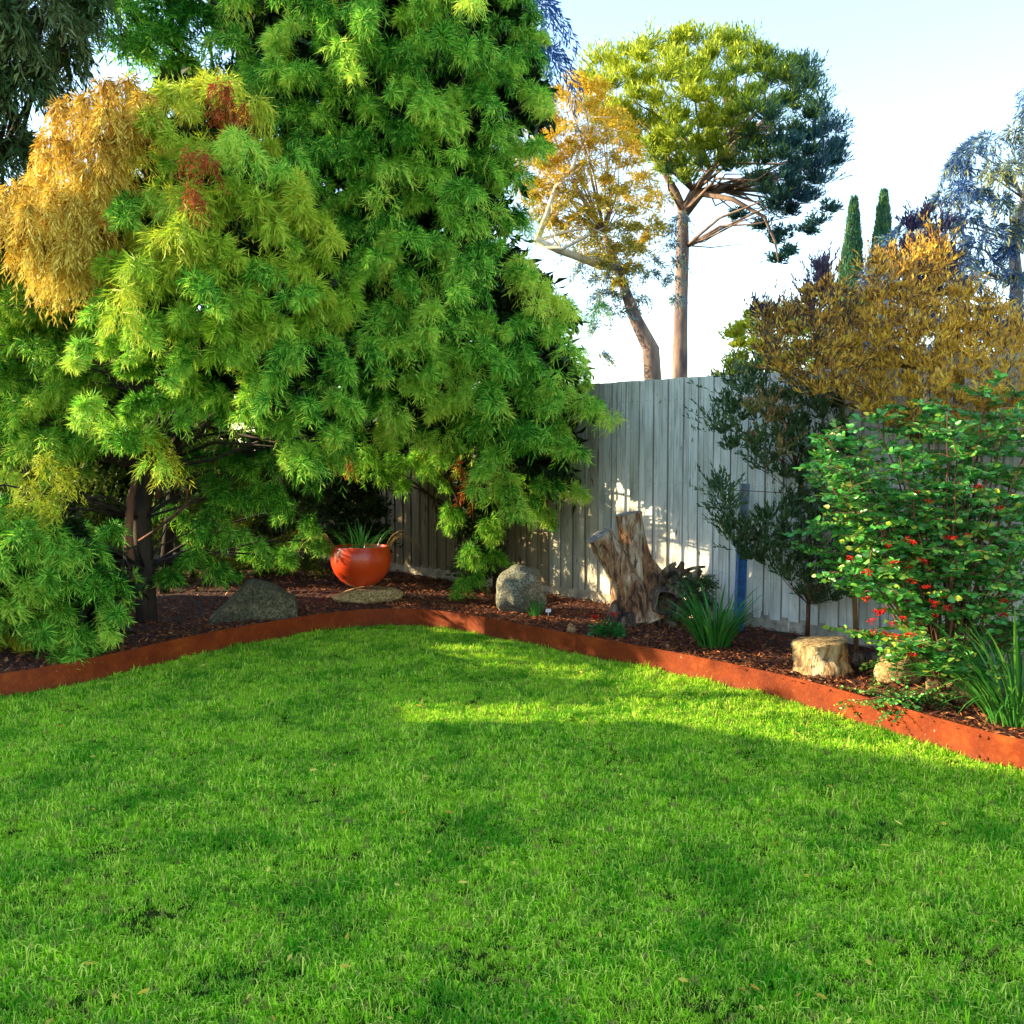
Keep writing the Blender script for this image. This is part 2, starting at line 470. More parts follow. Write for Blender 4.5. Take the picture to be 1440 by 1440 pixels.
def puff_leaves(centres, radii, tints, twigs=40, per=18, leaf=0.075, width=0.006, droop=0.45, zmin=-0.35, tn=0.08,
                spread=0.75, up=0.0, tipgain=0.22, squash=0.85, start=0.15, lean=None):
    """leafy puffs: twigs arch out of each centre and hang at the tip, leaves stand off along them"""
    C = np.asarray(centres, float); R = np.asarray(radii, float); T = np.asarray(tints, float)
    n = len(C)
    N = n * twigs
    c = np.repeat(C, twigs, 0); r = np.repeat(R, twigs) * rng.uniform(0.6, 1.12, N); t = np.repeat(T, twigs) + rng.normal(0, 0.06, N)
    lz = np.repeat(rng.normal(0, 0.55, (n, 3)), twigs, 0)
    d = rng.normal(size=(N, 3)) + lz; d[:, 2] = np.where(d[:, 2] < zmin, -d[:, 2], d[:, 2]); d[:, 2] += up
    if lean is not None: d += np.asarray(lean)
    d = unit(d)
    s = np.tile(np.linspace(start, 1, per) ** 0.75, N) + rng.uniform(-0.03, 0.03, N * per)
    dd = np.repeat(d, per, 0); rr = np.repeat(r, per); cc = np.repeat(c, per, 0); tt = np.repeat(t, per)
    pos = cc + dd * (rr * s)[:, None] * np.array([1, 1, squash])
    pos[:, 2] -= droop * rr * s ** 2.2
    tan = dd.copy(); tan[:, 2] -= droop * 1.6 * s ** 1.2
    tan = unit(tan)
    perp = unit(np.cross(tan, rng.normal(size=tan.shape)))
    D = tan * (1 - spread * 0.45) + perp * spread
    D[:, 2] += -0.22 * (droop > 0) + up * 0.6
    D = unit(D)
    ln = leaf * rng.uniform(0.6, 1.25, len(pos)); w = width * rng.uniform(0.7, 1.3, len(pos))
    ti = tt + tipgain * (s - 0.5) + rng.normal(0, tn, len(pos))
    return pos, D, ln, w, ti

def plumes(cs, rs, ts, axis_xy, seed, k=5, reach=1.8, hang=1.15):
    """each puff becomes an arching plume: a row of smaller puffs running outwards and down"""
    r = np.random.default_rng(seed)
    C, Rr, T = [], [], []
    for c, rad_, t in zip(cs, rs, ts):
        out = np.array([c[0] - axis_xy[0], c[1] - axis_xy[1], 0.0]); out /= np.linalg.norm(out) + 1e-6
        d = out * 0.55 + np.array([r.normal(0, .75), r.normal(0, .5) - 0.15, r.uniform(-.1, .35)])
        d /= np.linalg.norm(d) + 1e-6
        n = k + int(r.integers(-1, 2)); L = rad_ * reach * r.uniform(.7, 1.3)
        hg = hang * r.uniform(.6, 1.5)
        for j in range(n):
            s = j / max(1, n - 1)
            p = np.array(c) + d * L * (s - 0.45) + np.array([0, 0, rad_ * (0.25 - 0.9 * hg * s * s)]) + r.normal(0, .12, 3) * rad_
            C.append(p); Rr.append(rad_ * (0.76 - 0.36 * s) * r.uniform(.8, 1.15)); T.append(t + 0.10 * s + r.normal(0, .05))
    return C, Rr, T

def cat(*parts):
    return [np.concatenate(x) for x in zip(*parts)]

def in_poly(x, y, poly):
    ins = False
    j = len(poly) - 1
    for i in range(len(poly)):
        xi, yi = poly[i]; xj, yj = poly[j]
        if (yi > y) != (yj > y) and x < (xj - xi) * (y - yi) / (yj - yi) + xi: ins = not ins
        j = i
    return ins

def edge_dist(x, y, poly):
    best = 1e9
    for i in range(len(poly)):
        ax, ay = poly[i - 1]; bx, by = poly[i]
        dx, dy = bx - ax, by - ay
        t = max(0, min(1, ((x - ax) * dx + (y - ay) * dy) / (dx * dx + dy * dy + 1e-9)))
        best = min(best, math.hypot(x - ax - t * dx, y - ay - t * dy))
    return best

def fill(poly, Y, depth, spacing, rpx, seed, tries=6000, inset=0.55, layers=(1, -1, 0), jit=0.12, vr=(0.75, 1.3)):
    """centres that fill a crown of this outline at distance Y: a near shell, a far shell and the middle"""
    rnd = random.Random(seed)
    x0 = min(p[0] for p in poly); x1 = max(p[0] for p in poly)
    y0 = min(p[1] for p in poly); y1 = max(p[1] for p in poly)
    out = []
    half = min(x1 - x0, y1 - y0) / 2
    for lay in layers:
        pts = []
        for _ in range(tries):
            x = rnd.uniform(x0, x1); y = rnd.uniform(y0, y1)
            if not in_poly(x, y, poly): continue
            e = edge_dist(x, y, poly)
            if e < rpx * inset: continue
            sp = spacing * (1 if lay == 1 else 1.45)
            if any((x - a) ** 2 + (y - b) ** 2 < sp * sp for a, b in pts): continue
            pts.append((x, y))
            bul = math.sqrt(max(0.0, 1 - (1 - min(1, e / half)) ** 2))
            yy = Y - lay * depth * bul + rnd.uniform(-jit, jit) * depth
            out.append((P(x, y, yy), rpx * PX(yy) * rnd.uniform(vr[0], vr[1]), x, y, lay))
    return out

def branch_mesh(base_pts, base_r, targets, seed, r0=0.03, every=1, n=6):
    """trunk path plus a limb from it to each target"""
    rnd = random.Random(seed)
    mb = MB()
    mb.tube(base_pts, base_r, 10, rough=0.25, seed=seed)
    bp = [Vector(p) for p in base_pts]
    for i, t in enumerate(targets):
        if i % every: continue
        t = Vector(t)
        # leave the trunk below the target
        k = min(range(1, len(bp)), key=lambda j: (bp[j] - t).length + (2.0 if bp[j].z > t.z - 0.1 else 0))
        a = bp[k]
        m1 = a.lerp(t, 0.35) + Vector((rnd.uniform(-.1, .1), rnd.uniform(-.1, .1), rnd.uniform(0.0, .22))) * (t - a).length * 0.6
        m2 = a.lerp(t, 0.7) + Vector((rnd.uniform(-.1, .1), rnd.uniform(-.1, .1), rnd.uniform(0.0, .15))) * (t - a).length * 0.6
        L = (t - a).length
        r = r0 * min(1.6, 0.5 + L * 0.3)
        mb.tube([a, m1, m2, t], [r, r * 0.75, r * 0.5, r * 0.25], n)
    return mb

# ================================================================== SETTING
# ground sheet out to the horizon
mb = MB(); mb.add([(-500, -500, -0.03), (500, -500, -0.03), (500, 900, -0.03), (-500, 900, -0.03)], [(0, 1, 2, 3)])
o = mb.build('ground', M['lawn']); o['kind'] = 'structure'; o['label'] = 'ground beyond the garden'

EDGE_PX = [(0, 985), (65, 972), (130, 958), (213, 937), (320, 911), (420, 893), (470, 884), (512, 879), (567, 877), (634, 884), (710, 899), (802, 919),
           (860, 930), (930, 944), (1000, 959), (1076, 976), (1183, 1006), (1275, 1036), (1367, 1067), (1440, 1093)]
E = [Vector((-8.2, 3.9, 0)), Vector((-5.6, 5.0, 0)), Vector((-4.3, 5.5, 0))] + [G(x, y, 0.015).to_2d().to_3d() for x, y in EDGE_PX] + [Vector((3.2, 4.05, 0)), Vector((4.6, 3.1, 0))]

def resample(pts, step):
    # Catmull-Rom through the points
    out = []
    for i in range(len(pts) - 1):
        p0 = pts[max(i - 1, 0)]; p1 = pts[i]; p2 = pts[i + 1]; p3 = pts[min(i + 2, len(pts) - 1)]
        n = max(1, int((p2 - p1).length / step))
        for k in range(n):
            t = k / n
            out.append(0.5 * ((2 * p1) + (p2 - p0) * t + (2 * p0 - 5 * p1 + 4 * p2 - p3) * t * t + (3 * p1 - p0 - 3 * p2 + p3) * t ** 3))
    out.append(pts[-1].copy())
    return out
EL = resample(E, 0.06)
for _ in range(60):
    EL = [EL[0]] + [EL[i] * 0.5 + (EL[i - 1] + EL[i + 1]) * 0.25 for i in range(1, len(EL) - 1)] + [EL[-1]]

# lawn sheet up to the edging
mb = MB()
n = len(EL)
near = [Vector((p.x * 1.0, -3.0, 0.0)) for p in EL]
mb.add([(p.x, p.y, 0.0) for p in EL] + near, [(i, n + i, n + i + 1, i + 1) for i in range(n - 1)])
lawn = mb.build('lawn', M['lawn']); lawn['kind'] = 'structure'

# fence line
def F(t): return Vector((0.34 + 1.52 * t, 9.59 - 1.73 * t, 0))
FDIR = (F(1) - F(0)).normalized()
FN = Vector((-FDIR.y * -1, -FDIR.x, 0))       # placeholder, fixed below
FN = Vector((FDIR.y, -FDIR.x, 0))             # towards the garden
if FN.y > 0: FN = -FN
BED_Z = 0.13

# garden bed
FAR = [Vector((-11, 9, 0)), Vector((-9, 13, 0)), Vector((-6, 15.5, 0)), F(-2.9)] + [F(t) for t in np.linspace(-2.6, 3.3, 16)]
def arc_sample(pts, n):
    ds = [0]
    for a, b in zip(pts, pts[1:]): ds.append(ds[-1] + (b - a).length)
    out = []
    for k in range(n):
        s = ds[-1] * k / (n - 1); i = 0
        while i < len(ds) - 2 and ds[i + 1] < s: i += 1
        out.append(pts[i].lerp(pts[i + 1], (s - ds[i]) / (ds[i + 1] - ds[i] + 1e-9)))
    return out
def bed_z(x, y, edge=1.0):
    return BED_Z + edge * (0.035 * noise.noise(Vector((x * 1.3, y * 1.3, 0))) + 0.015 * noise.noise(Vector((x * 6, y * 6, 3))))
NS, NR = 240, 60
a = arc_sample(EL, NS); b = arc_sample(FAR, NS)
vs_, fs = [], []
for i in range(NS):
    for j in range(NR + 1):
        k = (j / NR) ** 1.5
        p = a[i].lerp(b[i], k)
        vs_.append((p.x, p.y, bed_z(p.x, p.y, min(1, k * 8)) - (0.01 if j == 0 else 0)))
for i in range(NS - 1):
    for j in range(NR):
        q = i * (NR + 1) + j
        fs.append((q, q + 1, q + NR + 2, q + NR + 1))
mb = MB(); mb.add(vs_, fs)
bed = mb.build('garden_bed', M['mulch'], smooth=True); bed['kind'] = 'structure'; bed['label'] = 'raised garden bed covered in red brown mulch'

# wood chips of the mulch
def chips(n, seed):
    r = np.random.default_rng(seed)
    V = []; Fc = []; T = []
    pts = []
    while len(pts) < n:
        i = int(r.integers(0, NS - 1)); k = 0.01 + r.random() ** 1.8
        p = a[i].lerp(b[i], min(k, 1))
        if p.x < -6 or p.y < 2 or abs(p.x) > p.y * 0.62 + 0.4: continue
        pts.append((p.x + r.normal(0, 0.012), p.y + abs(r.normal(0, 0.02)), bed_z(p.x, p.y, min(1, k * 8))))
    pts = np.array(pts)
    L = r.uniform(0.015, 0.07, n); W = r.uniform(0.004, 0.014, n)
    an = r.uniform(0, 2 * np.pi, n); tl = r.normal(0, 0.35, n)
    D = np.stack([np.cos(an) * np.cos(tl), np.sin(an) * np.cos(tl), np.sin(tl)], 1)
    pts[:, 2] += 0.008 + r.uniform(0, 0.012, n)
    return pts - D * L[:, None] / 2, D, L, W, r.beta(1.6, 2.6, n)
me = leaf_mesh('mulch_chips', *chips(35000, 3), M['chip'], 0.02)
o = link('mulch_chips', me); tag(o, 'red brown bark mulch strewn over the garden bed', 'mulch', kind='stuff')

# ------------------------------------------------------------------ steel edging
edging = thing('steel_edging', 'low rusted steel edging band that curves between lawn and mulch bed', 'garden edging', (E[11].x, E[11].y, 0))
EH = 0.165
def edging_panel(i0, i1, name='steel_panel'):
    pts = EL[i0:i1 + 1]
    vs_, fs = [], []
    for i, p in enumerate(pts):
        t = (pts[min(i + 1, len(pts) - 1)] - pts[max(i - 1, 0)]).normalized()
        nn = Vector((-t.y, t.x, 0))
        w = 0.004 * noise.noise(Vector((p.x * 2, p.y * 2, 5)))
        for off, z in ((-0.003, -0.04), (-0.003, EH - 0.002), (-0.001, EH), (0.006, EH), (0.006, -0.04)):
            q = p + nn * (off + w)
            vs_.append((q.x, q.y, z + (0.003 * noise.noise(Vector((p.x, p.y, 9))) if z > 0 else 0)))
    n = len(pts)
    for i in range(n - 1):
        for k in range(5):
            k2 = (k + 1) % 5
            fs.append((i * 5 + k, (i + 1) * 5 + k, (i + 1) * 5 + k2, i * 5 + k2))
    fs.append((4, 3, 2, 1, 0)); fs.append(tuple((n - 1) * 5 + k for k in range(5)))
    mb = MB(); mb.add(vs_, fs)
    return mb.build(name, M['corten'], edging)
def nearest(px, py):
    g = G(px, py, 0.015)
    return min(range(len(EL)), key=lambda i: (EL[i].to_2d() - g.to_2d()).length)
cuts = [0, nearest(0, 985), nearest(420, 893), nearest(855, 929), nearest(1379, 1070), len(EL) - 1]
for c0, c1 in zip(cuts, cuts[1:]):
    edging_panel(c0, c1 - 0)
bolt_mb = MB()
bolt_mb.tube([(0, 0, 0), (0, -0.004, 0), (0, -0.006, 0)], [0.009, 0.008, 0.004], 10)
bolt_me = bolt_mb.mesh('bolt', M['corten'])
for c in cuts[1:-1]:
    for side in (-1, 1):
        for z in (0.035, 0.135):
            j = max(1, min(len(EL) - 2, c))
            t = (EL[j + 1] - EL[j - 1]).normalized()
            nn = Vector((-t.y, t.x, 0))
            q = EL[j] + t * side * 0.022 - nn * 0.004
            bo = link('bolt', bolt_me)
            bo.parent = edging
            bo.rotation_euler = (0, 0, math.atan2(t.y, t.x))
            bo.location = Vector((q.x, q.y, z)) - edging.location

# ------------------------------------------------------------------ paling fence
fence = thing('paling_fence', 'tall weathered grey timber paling fence along the back of the garden', 'fence', F(0) + Vector((0, 0, BED_Z)))
FANG = math.atan2(FDIR.y, FDIR.x)
FB, FT = BED_Z + 0.10, 2.13
def paling_mesh(seed, w=0.1, h=FT - FB):
    r = random.Random(seed)
    mb = MB()
    n = 10
    vs_ = []
    bow = r.uniform(-0.004, 0.004)
    for i in range(n + 1):
        z = h * i / n
        x = bow * math.sin(math.pi * i / n) + 0.0015 * r.uniform(-1, 1)
        cup = r.uniform(0, 0.0015)
        for dx, dy in ((-w / 2, 0), (-w / 2 + 0.002, -0.013), (0, -0.013 - cup), (w / 2 - 0.002, -0.013), (w / 2, 0)):
            vs_.append((x + dx, dy, z))
    fs = []
    for i in range(n):
        for k in range(5):
            k2 = (k + 1) % 5
            fs.append((i * 5 + k, i * 5 + k2, (i + 1) * 5 + k2, (i + 1) * 5 + k))
    fs.append((4, 3, 2, 1, 0)); fs.append(tuple(n * 5 + k for k in range(5)))
    mb.add(vs_, fs)
    for z in (0.32, 1.02, 1.72):
        for x in (-0.022, 0.024):
            z2 = z + r.uniform(-.01, .01)
            mb.add([(x - .0028, -0.0152, z2 - .003), (x + .0028, -0.0152, z2 - .003), (x + .0028, -0.0152, z2 + .003), (x - .0028, -0.0152, z2 + .003)], [(0, 1, 2, 3)], 1)
    return mb.mesh('paling', [M['paling'], M['nail']])
pal = [paling_mesh(s) for s in range(8)]
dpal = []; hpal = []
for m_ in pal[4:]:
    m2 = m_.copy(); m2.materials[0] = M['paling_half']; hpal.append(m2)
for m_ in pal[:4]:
    m2 = m_.copy(); m2.materials[0] = M['paling_brown']; dpal.append(m2)
rnd = random.Random(11)
pitch = 0.081
t_len = 5.55 * 2.303
npal = int(t_len / pitch)
for i in range(npal):
    s = -2.25 * 2.303 + i * pitch
    p = F(0) + FDIR * s
    frontb = i % 2 == 0
    off = 0.0 if not frontb else 0.019
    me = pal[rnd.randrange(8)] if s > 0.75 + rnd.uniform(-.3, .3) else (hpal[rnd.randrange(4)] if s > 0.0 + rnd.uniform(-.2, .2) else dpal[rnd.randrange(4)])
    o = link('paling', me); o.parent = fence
    # the garden side of a board is its local -Y
    q = p + FN * off
    zj = rnd.uniform(-0.006, 0.006) + 0.012 * noise.noise(Vector((s * 0.6, 0, 0)))
    o.location = Vector((q.x, q.y, FB + zj)) - fence.location
    o.rotation_euler = (rnd.uniform(-0.002, 0.002), rnd.uniform(-0.005, 0.005), FANG)
for s0, s1 in ((-5.2, -4.2), (-4.19, -2.1), (-2.09, 0.3), (0.31, 2.7), (2.71, 5.1), (5.11, 7.5)):
    mb = MB(); c = F(0) + FDIR * ((s0 + s1) / 2) + FN * 0.012
    mb.box((c.x, c.y, BED_Z + 0.04), (s1 - s0 - 0.004, 0.022, 0.15), FANG)
    mb.build('plinth_board', M['plinth'], fence)
for z in (0.45, 1.15, 1.85):
    mb = MB(); c = F(0) - FN * 0.028
    mb.box((c.x + FDIR.x * 1.25, c.y + FDIR.y * 1.25, z), (12.6, 0.04, 0.07), FANG)
    mb.build('rail', M['plinth'], fence)

# ------------------------------------------------------------------ grass
def tuft_object(seed, nb, h, dry=0.0):
    r = np.random.default_rng(seed)
    B = np.zeros((nb, 3)); B[:, :2] = r.normal(0, 0.019, (nb, 2))
    V = []; Fc = []; T = []
    for i in range(nb):
        an = r.uniform(0, 2 * np.pi); ln = h * r.uniform(0.45, 1.15); le = r.uniform(0.2, 1.5)
        d = np.array([math.cos(an), math.sin(an), 0]); sd = np.array([-d[1], d[0], 0])
        w = 0.0017 * r.uniform(0.6, 1.4)
        p0 = B[i]; p1 = p0 + d * ln * 0.25 * le + np.array([0, 0, ln * 0.55]); p2 = p0 + d * ln * 0.75 * le + np.array([0, 0, ln * (1 - 0.45 * le)])
        o = len(V)
        V += [p0 - sd * w, p0 + sd * w, p1 + sd * w * 0.9, p1 - sd * w * 0.9, p2]
        Fc += [(o, o + 1, o + 2, o + 3), (o + 3, o + 2, o + 4)]
        t = float(np.clip(r.beta(1.25, 1.5) + (0.6 if r.random() < dry else 0), 0, 1))
        T += [t] * 5
    me = bpy.data.meshes.new('grass_tuft')
    me.from_pydata([tuple(v) for v in V], [], Fc)
    at = me.attributes.new('tint', 'FLOAT', 'POINT'); at.data.foreach_set('value', T)
    me.materials.append(M['grass'])
    ob = bpy.data.objects.new('grass_tuft', me)
    return ob

def scatter_gn(name, surf_mesh, tufts, density, smin, smax, seed, tilt=0.25):
    ng = bpy.data.node_groups.new(name, 'GeometryNodeTree')
    ng.interface.new_socket('Geometry', in_out='INPUT', socket_type='NodeSocketGeometry')
    ng.interface.new_socket('Geometry', in_out='OUTPUT', socket_type='NodeSocketGeometry')
    N = ng.nodes.new; Lk = ng.links.new
    gi = N('NodeGroupInput'); go = N('NodeGroupOutput')
    join = N('GeometryNodeJoinGeometry')
    for i, tf in enumerate(tufts):
        ds = N('GeometryNodeDistributePointsOnFaces'); ds.inputs['Density'].default_value = density / len(tufts); ds.inputs['Seed'].default_value = seed + i
        Lk(gi.outputs[0], ds.inputs['Mesh'])
        oi = N('GeometryNodeObjectInfo'); oi.inputs['Object'].default_value = tf
        oi.inputs['As Instance'].default_value = True
        inst = N('GeometryNodeInstanceOnPoints')
        Lk(ds.outputs['Points'], inst.inputs['Points']); Lk(oi.outputs['Geometry'], inst.inputs['Instance'])
        rr = N('FunctionNodeRandomValue'); rr.data_type = 'FLOAT_VECTOR'
        rr.inputs['Min'].default_value = (-tilt, -tilt, 0); rr.inputs['Max'].default_value = (tilt, tilt, 6.283); rr.inputs['Seed'].default_value = i + 5
        Lk(rr.outputs[0], inst.inputs['Rotation'])
        rs = N('FunctionNodeRandomValue'); rs.data_type = 'FLOAT'
        rs.inputs[2].default_value = smin; rs.inputs[3].default_value = smax; rs.inputs['Seed'].default_value = i + 50
        nz = N('ShaderNodeTexNoise'); nz.inputs['Scale'].default_value = 3.0; nz.inputs['Detail'].default_value = 3
        mul = N('ShaderNodeMath'); mul.operation = 'MULTIPLY'
        mr = N('ShaderNodeMapRange'); mr.inputs[1].default_value = 0.3; mr.inputs[2].default_value = 0.7; mr.inputs[3].default_value = 0.5; mr.inputs[4].default_value = 1.4
        Lk(nz.outputs[0], mr.inputs[0]); Lk(mr.outputs[0], mul.inputs[0]); Lk(rs.outputs[1], mul.inputs[1])
        Lk(mul.outputs[0], inst.inputs['Scale'])
        Lk(inst.outputs[0], join.inputs[0])
    Lk(join.outputs[0], go.inputs[0])
    o = link(name, surf_mesh)
    md = o.modifiers.new('scatter', 'NODES'); md.node_group = ng
    return o

def wedge_mesh(y0, y1, margin, name, n=60):
    """the piece of lawn between y0 and y1 that could be seen, up to the edging"""
    vs_, fs = [], []
    xs = [p for p in EL]
    cols = []
    for p in EL[::3]:
        far = min(y1, p.y - 0.012)
        nearx = max(y0, (abs(p.x) - margin) / 0.56)
        if far <= nearx: continue
        cols.append((p.x, nearx, far))
    rows = 1
    for i, (x, yn, yf) in enumerate(cols):
        vs_ += [(x, yn, 0.002), (x, yf, 0.002)]
    for i in range(len(cols) - 1):
        fs.append((2 * i, 2 * i + 2, 2 * i + 3, 2 * i + 1))
    mb = MB(); mb.add(vs_, fs)
    return mb.mesh(name, M['lawn'])
tufts = [tuft_object(s, 24, 0.031, 0.05) for s in range(6)]
tufts += [tuft_object(20, 24, 0.026, 0.5), tuft_object(21, 16, 0.05, 0.1)]
g = scatter_gn('grass', wedge_mesh(1.9, 12, 0.9, 'grass'), tufts, 2300, 0.6, 1.2, 1)
tag(g, 'short bright green mown grass of the lawn', 'grass', kind='stuff')
# longer uncut fringe against the steel
mb = MB()
vs_ = []
for p in EL: vs_ += [(p.x, p.y - 0.012, 0.002), (p.x, p.y - 0.085, 0.002)]
mb.add(vs_, [(2 * i, 2 * i + 1, 2 * i + 3, 2 * i + 2) for i in range(len(EL) - 1)])
g2 = scatter_gn('grass_fringe', mb.mesh('grass_fringe', M['lawn']), [tuft_object(40, 18, 0.06, 0.15), tuft_object(41, 18, 0.07, 0.3)], 1100, 0.5, 1.1, 9)
tag(g2, 'uncut grass fringe growing against the rusted edging', 'grass', kind='stuff')

# ================================================================== TREES
def foliage(name, data, mat, parent, sag=0.12, oval=False, label=None):
    me = leaf_mesh(name, *data, mat, sag, oval)
    o = link(name, me, parent)
    if label: o['label'] = label
    return o

# ---- the big willow-leaved tree in the middle
treeA = thing('willow_leaved_tree', 'big dense green weeping tree drooping over the grey paling fence, right of the pot', 'tree', G(665, 822, BED_Z))
polyA = [(330, -90), (520, -150), (700, -120), (765, 20), (775, 110), (785, 170), (740, 230), (735, 300), (770, 360), (815, 400), (838, 470), (830, 530), (848, 575),
         (815, 640), (790, 700), (772, 745), (715, 712), (660, 668), (600, 640), (530, 620), (470, 560), (430, 500), (390, 400), (350, 260), (320, 100)]
pa = fill(polyA, 8.8, 1.25, 56, 50, 5, inset=0.5, layers=(1, -1), jit=0.25, vr=(0.65, 1.4))
pa += fill(polyA, 8.65, 1.2, 46, 24, 15, inset=0.5, layers=(1,), jit=0.3, vr=(0.7, 1.4))
cA = [x[0] for x in pa]
rA = [x[1] for x in pa]
rnd = random.Random(2)
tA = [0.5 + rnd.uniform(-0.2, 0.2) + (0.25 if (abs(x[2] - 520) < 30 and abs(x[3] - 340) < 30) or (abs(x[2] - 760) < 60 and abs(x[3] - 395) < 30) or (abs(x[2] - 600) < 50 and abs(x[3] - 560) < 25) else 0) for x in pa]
low = [(500, 640, 9.3, 34), (540, 655, 9.5, 32), (590, 650, 9.6, 30), (470, 610, 9.0, 34), (655, 812, 9.3, 26), (665, 775, 9.4, 28), (690, 740, 9.3, 28), (640, 720, 9.5, 26), (720, 690, 9.0, 30), (760, 715, 9.0, 22), (700, 780, 9.4, 18), (600, 640, 9.3, 28), (560, 650, 9.6, 24)]
for x, y, Y, r in low:
    cA.append(P(x, y, Y)); rA.append(r * PX(Y)); tA.append(0.45)
qA = plumes(cA, rA, tA, (-0.3, 8.8), 1)
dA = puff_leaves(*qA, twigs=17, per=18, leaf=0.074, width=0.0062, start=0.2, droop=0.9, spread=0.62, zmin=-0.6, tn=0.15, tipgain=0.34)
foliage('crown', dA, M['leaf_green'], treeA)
pin = fill(polyA, 9.0, 0.6, 38, 50, 55, inset=0.9, layers=(1, -1, 0))
foliage('inner_foliage', puff_leaves([x[0] for x in pin], [x[1] for x in pin], [0.12] * len(pin), twigs=26, per=8, leaf=0.13, width=0.05, droop=0.5), M['leaf_shade'], treeA, label='near black inner leaves that paint deep shade into the crown')
base = G(665, 822, BED_Z)
tr = [base - Vector((0, 0, 0.1)), base + Vector((-.05, 0, 0.6)), base + Vector((-.2, -.1, 1.4)), base + Vector((-.4, -.2, 2.3)), base + Vector((-.5, -.3, 3.4)), base + Vector((-.6, -.4, 4.6))]
branch_mesh(tr, [0.13, 0.11, 0.10, 0.08, 0.06, 0.03], cA, 3, 0.017, 1, 4).build('trunk', M['bark_dark'], treeA, True)
mb = MB(); b2 = G(700, 826, BED_Z)
mb.tube([b2 - Vector((0, 0, .1)), b2 + Vector((0.03, 0, .7)), b2 + Vector((.12, -.1, 1.5)), b2 + Vector((.2, -.4, 2.4)), b2 + Vector((.1, -.6, 3.3))], [.07, .06, .055, .04, .02], 8, rough=.2)
mb.build('stem', M['bark_dark'], treeA, True)
red = [P(487, 648, 9.0), P(640, 650, 9.0), P(660, 668, 8.9), P(695, 660, 8.9), P(712, 668, 8.8), P(655, 690, 8.95)]
for q_ in red: foliage('dead_sprig', puff_leaves([q_], [0.09], [0.5], twigs=9, per=12, leaf=0.07, width=0.007, droop=1.6, squash=0.5), M['leaf_rust'], treeA, label='rust red dead sprig hanging from the crown')

# ---- the left tree: green skirt, yellow-green head, tan dead branches
treeB = thing('willow_leaved_tree', 'left weeping tree with yellow green head, tan dead branches and low green skirt', 'tree', G(205, 872, BED_Z))
polyB = [(-160, 330), (-60, 260), (120, 230), (180, 140), (225, 80), (300, 85), (355, 150), (420, 220), (455, 320), (490, 420), (520, 500), (505, 560), (490, 640), (440, 665),
         (380, 610), (320, 590), (260, 600), (220, 600), (180, 640), (120, 640), (60, 640), (-160, 640)]
pb = fill(polyB, 7.4, 1.15, 56, 50, 8, inset=0.45, layers=(1, -1), jit=0.25, vr=(0.65, 1.4))
pb += fill(polyB, 7.25, 1.1, 46, 24, 18, inset=0.5, layers=(1,), jit=0.3, vr=(0.7, 1.4))
polyB2 = [(-170, 690), (-60, 660), (100, 715), (150, 740), (188, 790), (190, 850), (165, 900), (110, 925), (40, 900), (-60, 905), (-170, 910)]
pb2 = fill(polyB2, 6.9, 0.45, 40, 44, 9, layers=(1, -1))
cB, rB, tB, cY, rY, tY = [], [], [], [], [], []
rnd = random.Random(4)
polyD = [(0, 250), (40, 205), (60, 140), (110, 90), (215, 80), (235, 140), (200, 210), (180, 270), (170, 340), (150, 400), (60, 405), (20, 360), (-60, 340), (-60, 250)]
for c, r, x, y, lay in pb + pb2:
    if lay == 1 and in_poly(x, y, polyD): continue
    if c.z < 3.0 and c.z > 1.35 and c.x < -2.7 and c.y < 7.35:      # the near left side of the crown stays open and thin
        if x < -20: continue
        c = P(x, y, 7.6 + 0.4 * ((x * 13) % 7) / 7)
    yel = (y < 400 and x > 150) or (y < 450 and x > 300) or (x < 60 and 360 < y < 450)
    if yel and rnd.random() < 0.85:
        cY.append(c); rY.append(r); tY.append(0.62 + rnd.uniform(-.15, .15) - max(0, (y - 250)) / 700)
    else:
        cB.append(c); rB.append(r); tB.append(0.5 + rnd.uniform(-.15, .15) + (0.12 if y < 480 else 0))
for x, y, Y, r in [(350, 700, 7.9, 30), (300, 680, 8.0, 30), (330, 750, 8.0, 30), (290, 730, 8.1, 28), (270, 780, 8.1, 26), (235, 810, 8.0, 22), (310, 800, 8.2, 24), (390, 690, 8.0, 26), (420, 720, 8.6, 26), (360, 770, 8.8, 26), (400, 780, 9.0, 24), (250, 720, 8.6, 28), (340, 650, 8.0, 34), (400, 650, 8.1, 34), (450, 640, 8.4, 30), (270, 650, 8.1, 32), (440, 760, 9.2, 22)]:
    cB.append(P(x, y, Y)); rB.append(r * PX(Y)); tB.append(0.35)
for x, y, *_ in [(q[2], q[3]) for q in fill([(-40, 390), (150, 390), (160, 640), (-40, 640)], 7.8, 0.1, 40, 40, 81, layers=(1,), inset=0.2)]:
    Y_ = 7.55 + rnd.uniform(0, .35)
    cB.append(P(x, y, Y_)); rB.append(46 * PX(Y_) * rnd.uniform(.7, 1.2)); tB.append(0.55 + rnd.uniform(-.15, .15))
pl2 = fill([(-60, 400), (170, 400), (180, 640), (-60, 640)], 8.3, 0.1, 36, 46, 82, layers=(1,), inset=0.2)
foliage('inner_foliage', puff_leaves([q[0] for q in pl2], [q[1] for q in pl2], [0.12] * len(pl2), twigs=26, per=8, leaf=0.12, width=0.045, droop=0.5), M['leaf_shade'], treeB, label='near black inner leaves that paint deep shade into the crown')
qB = plumes(cB, rB, tB, (-2.6, 7.6), 2)
dB = puff_leaves(*qB, twigs=17, per=18, leaf=0.072, width=0.0060, start=0.2, droop=0.9, spread=0.62, zmin=-0.6, tn=0.15, tipgain=0.34)
foliage('crown', dB, M['leaf_green'], treeB)
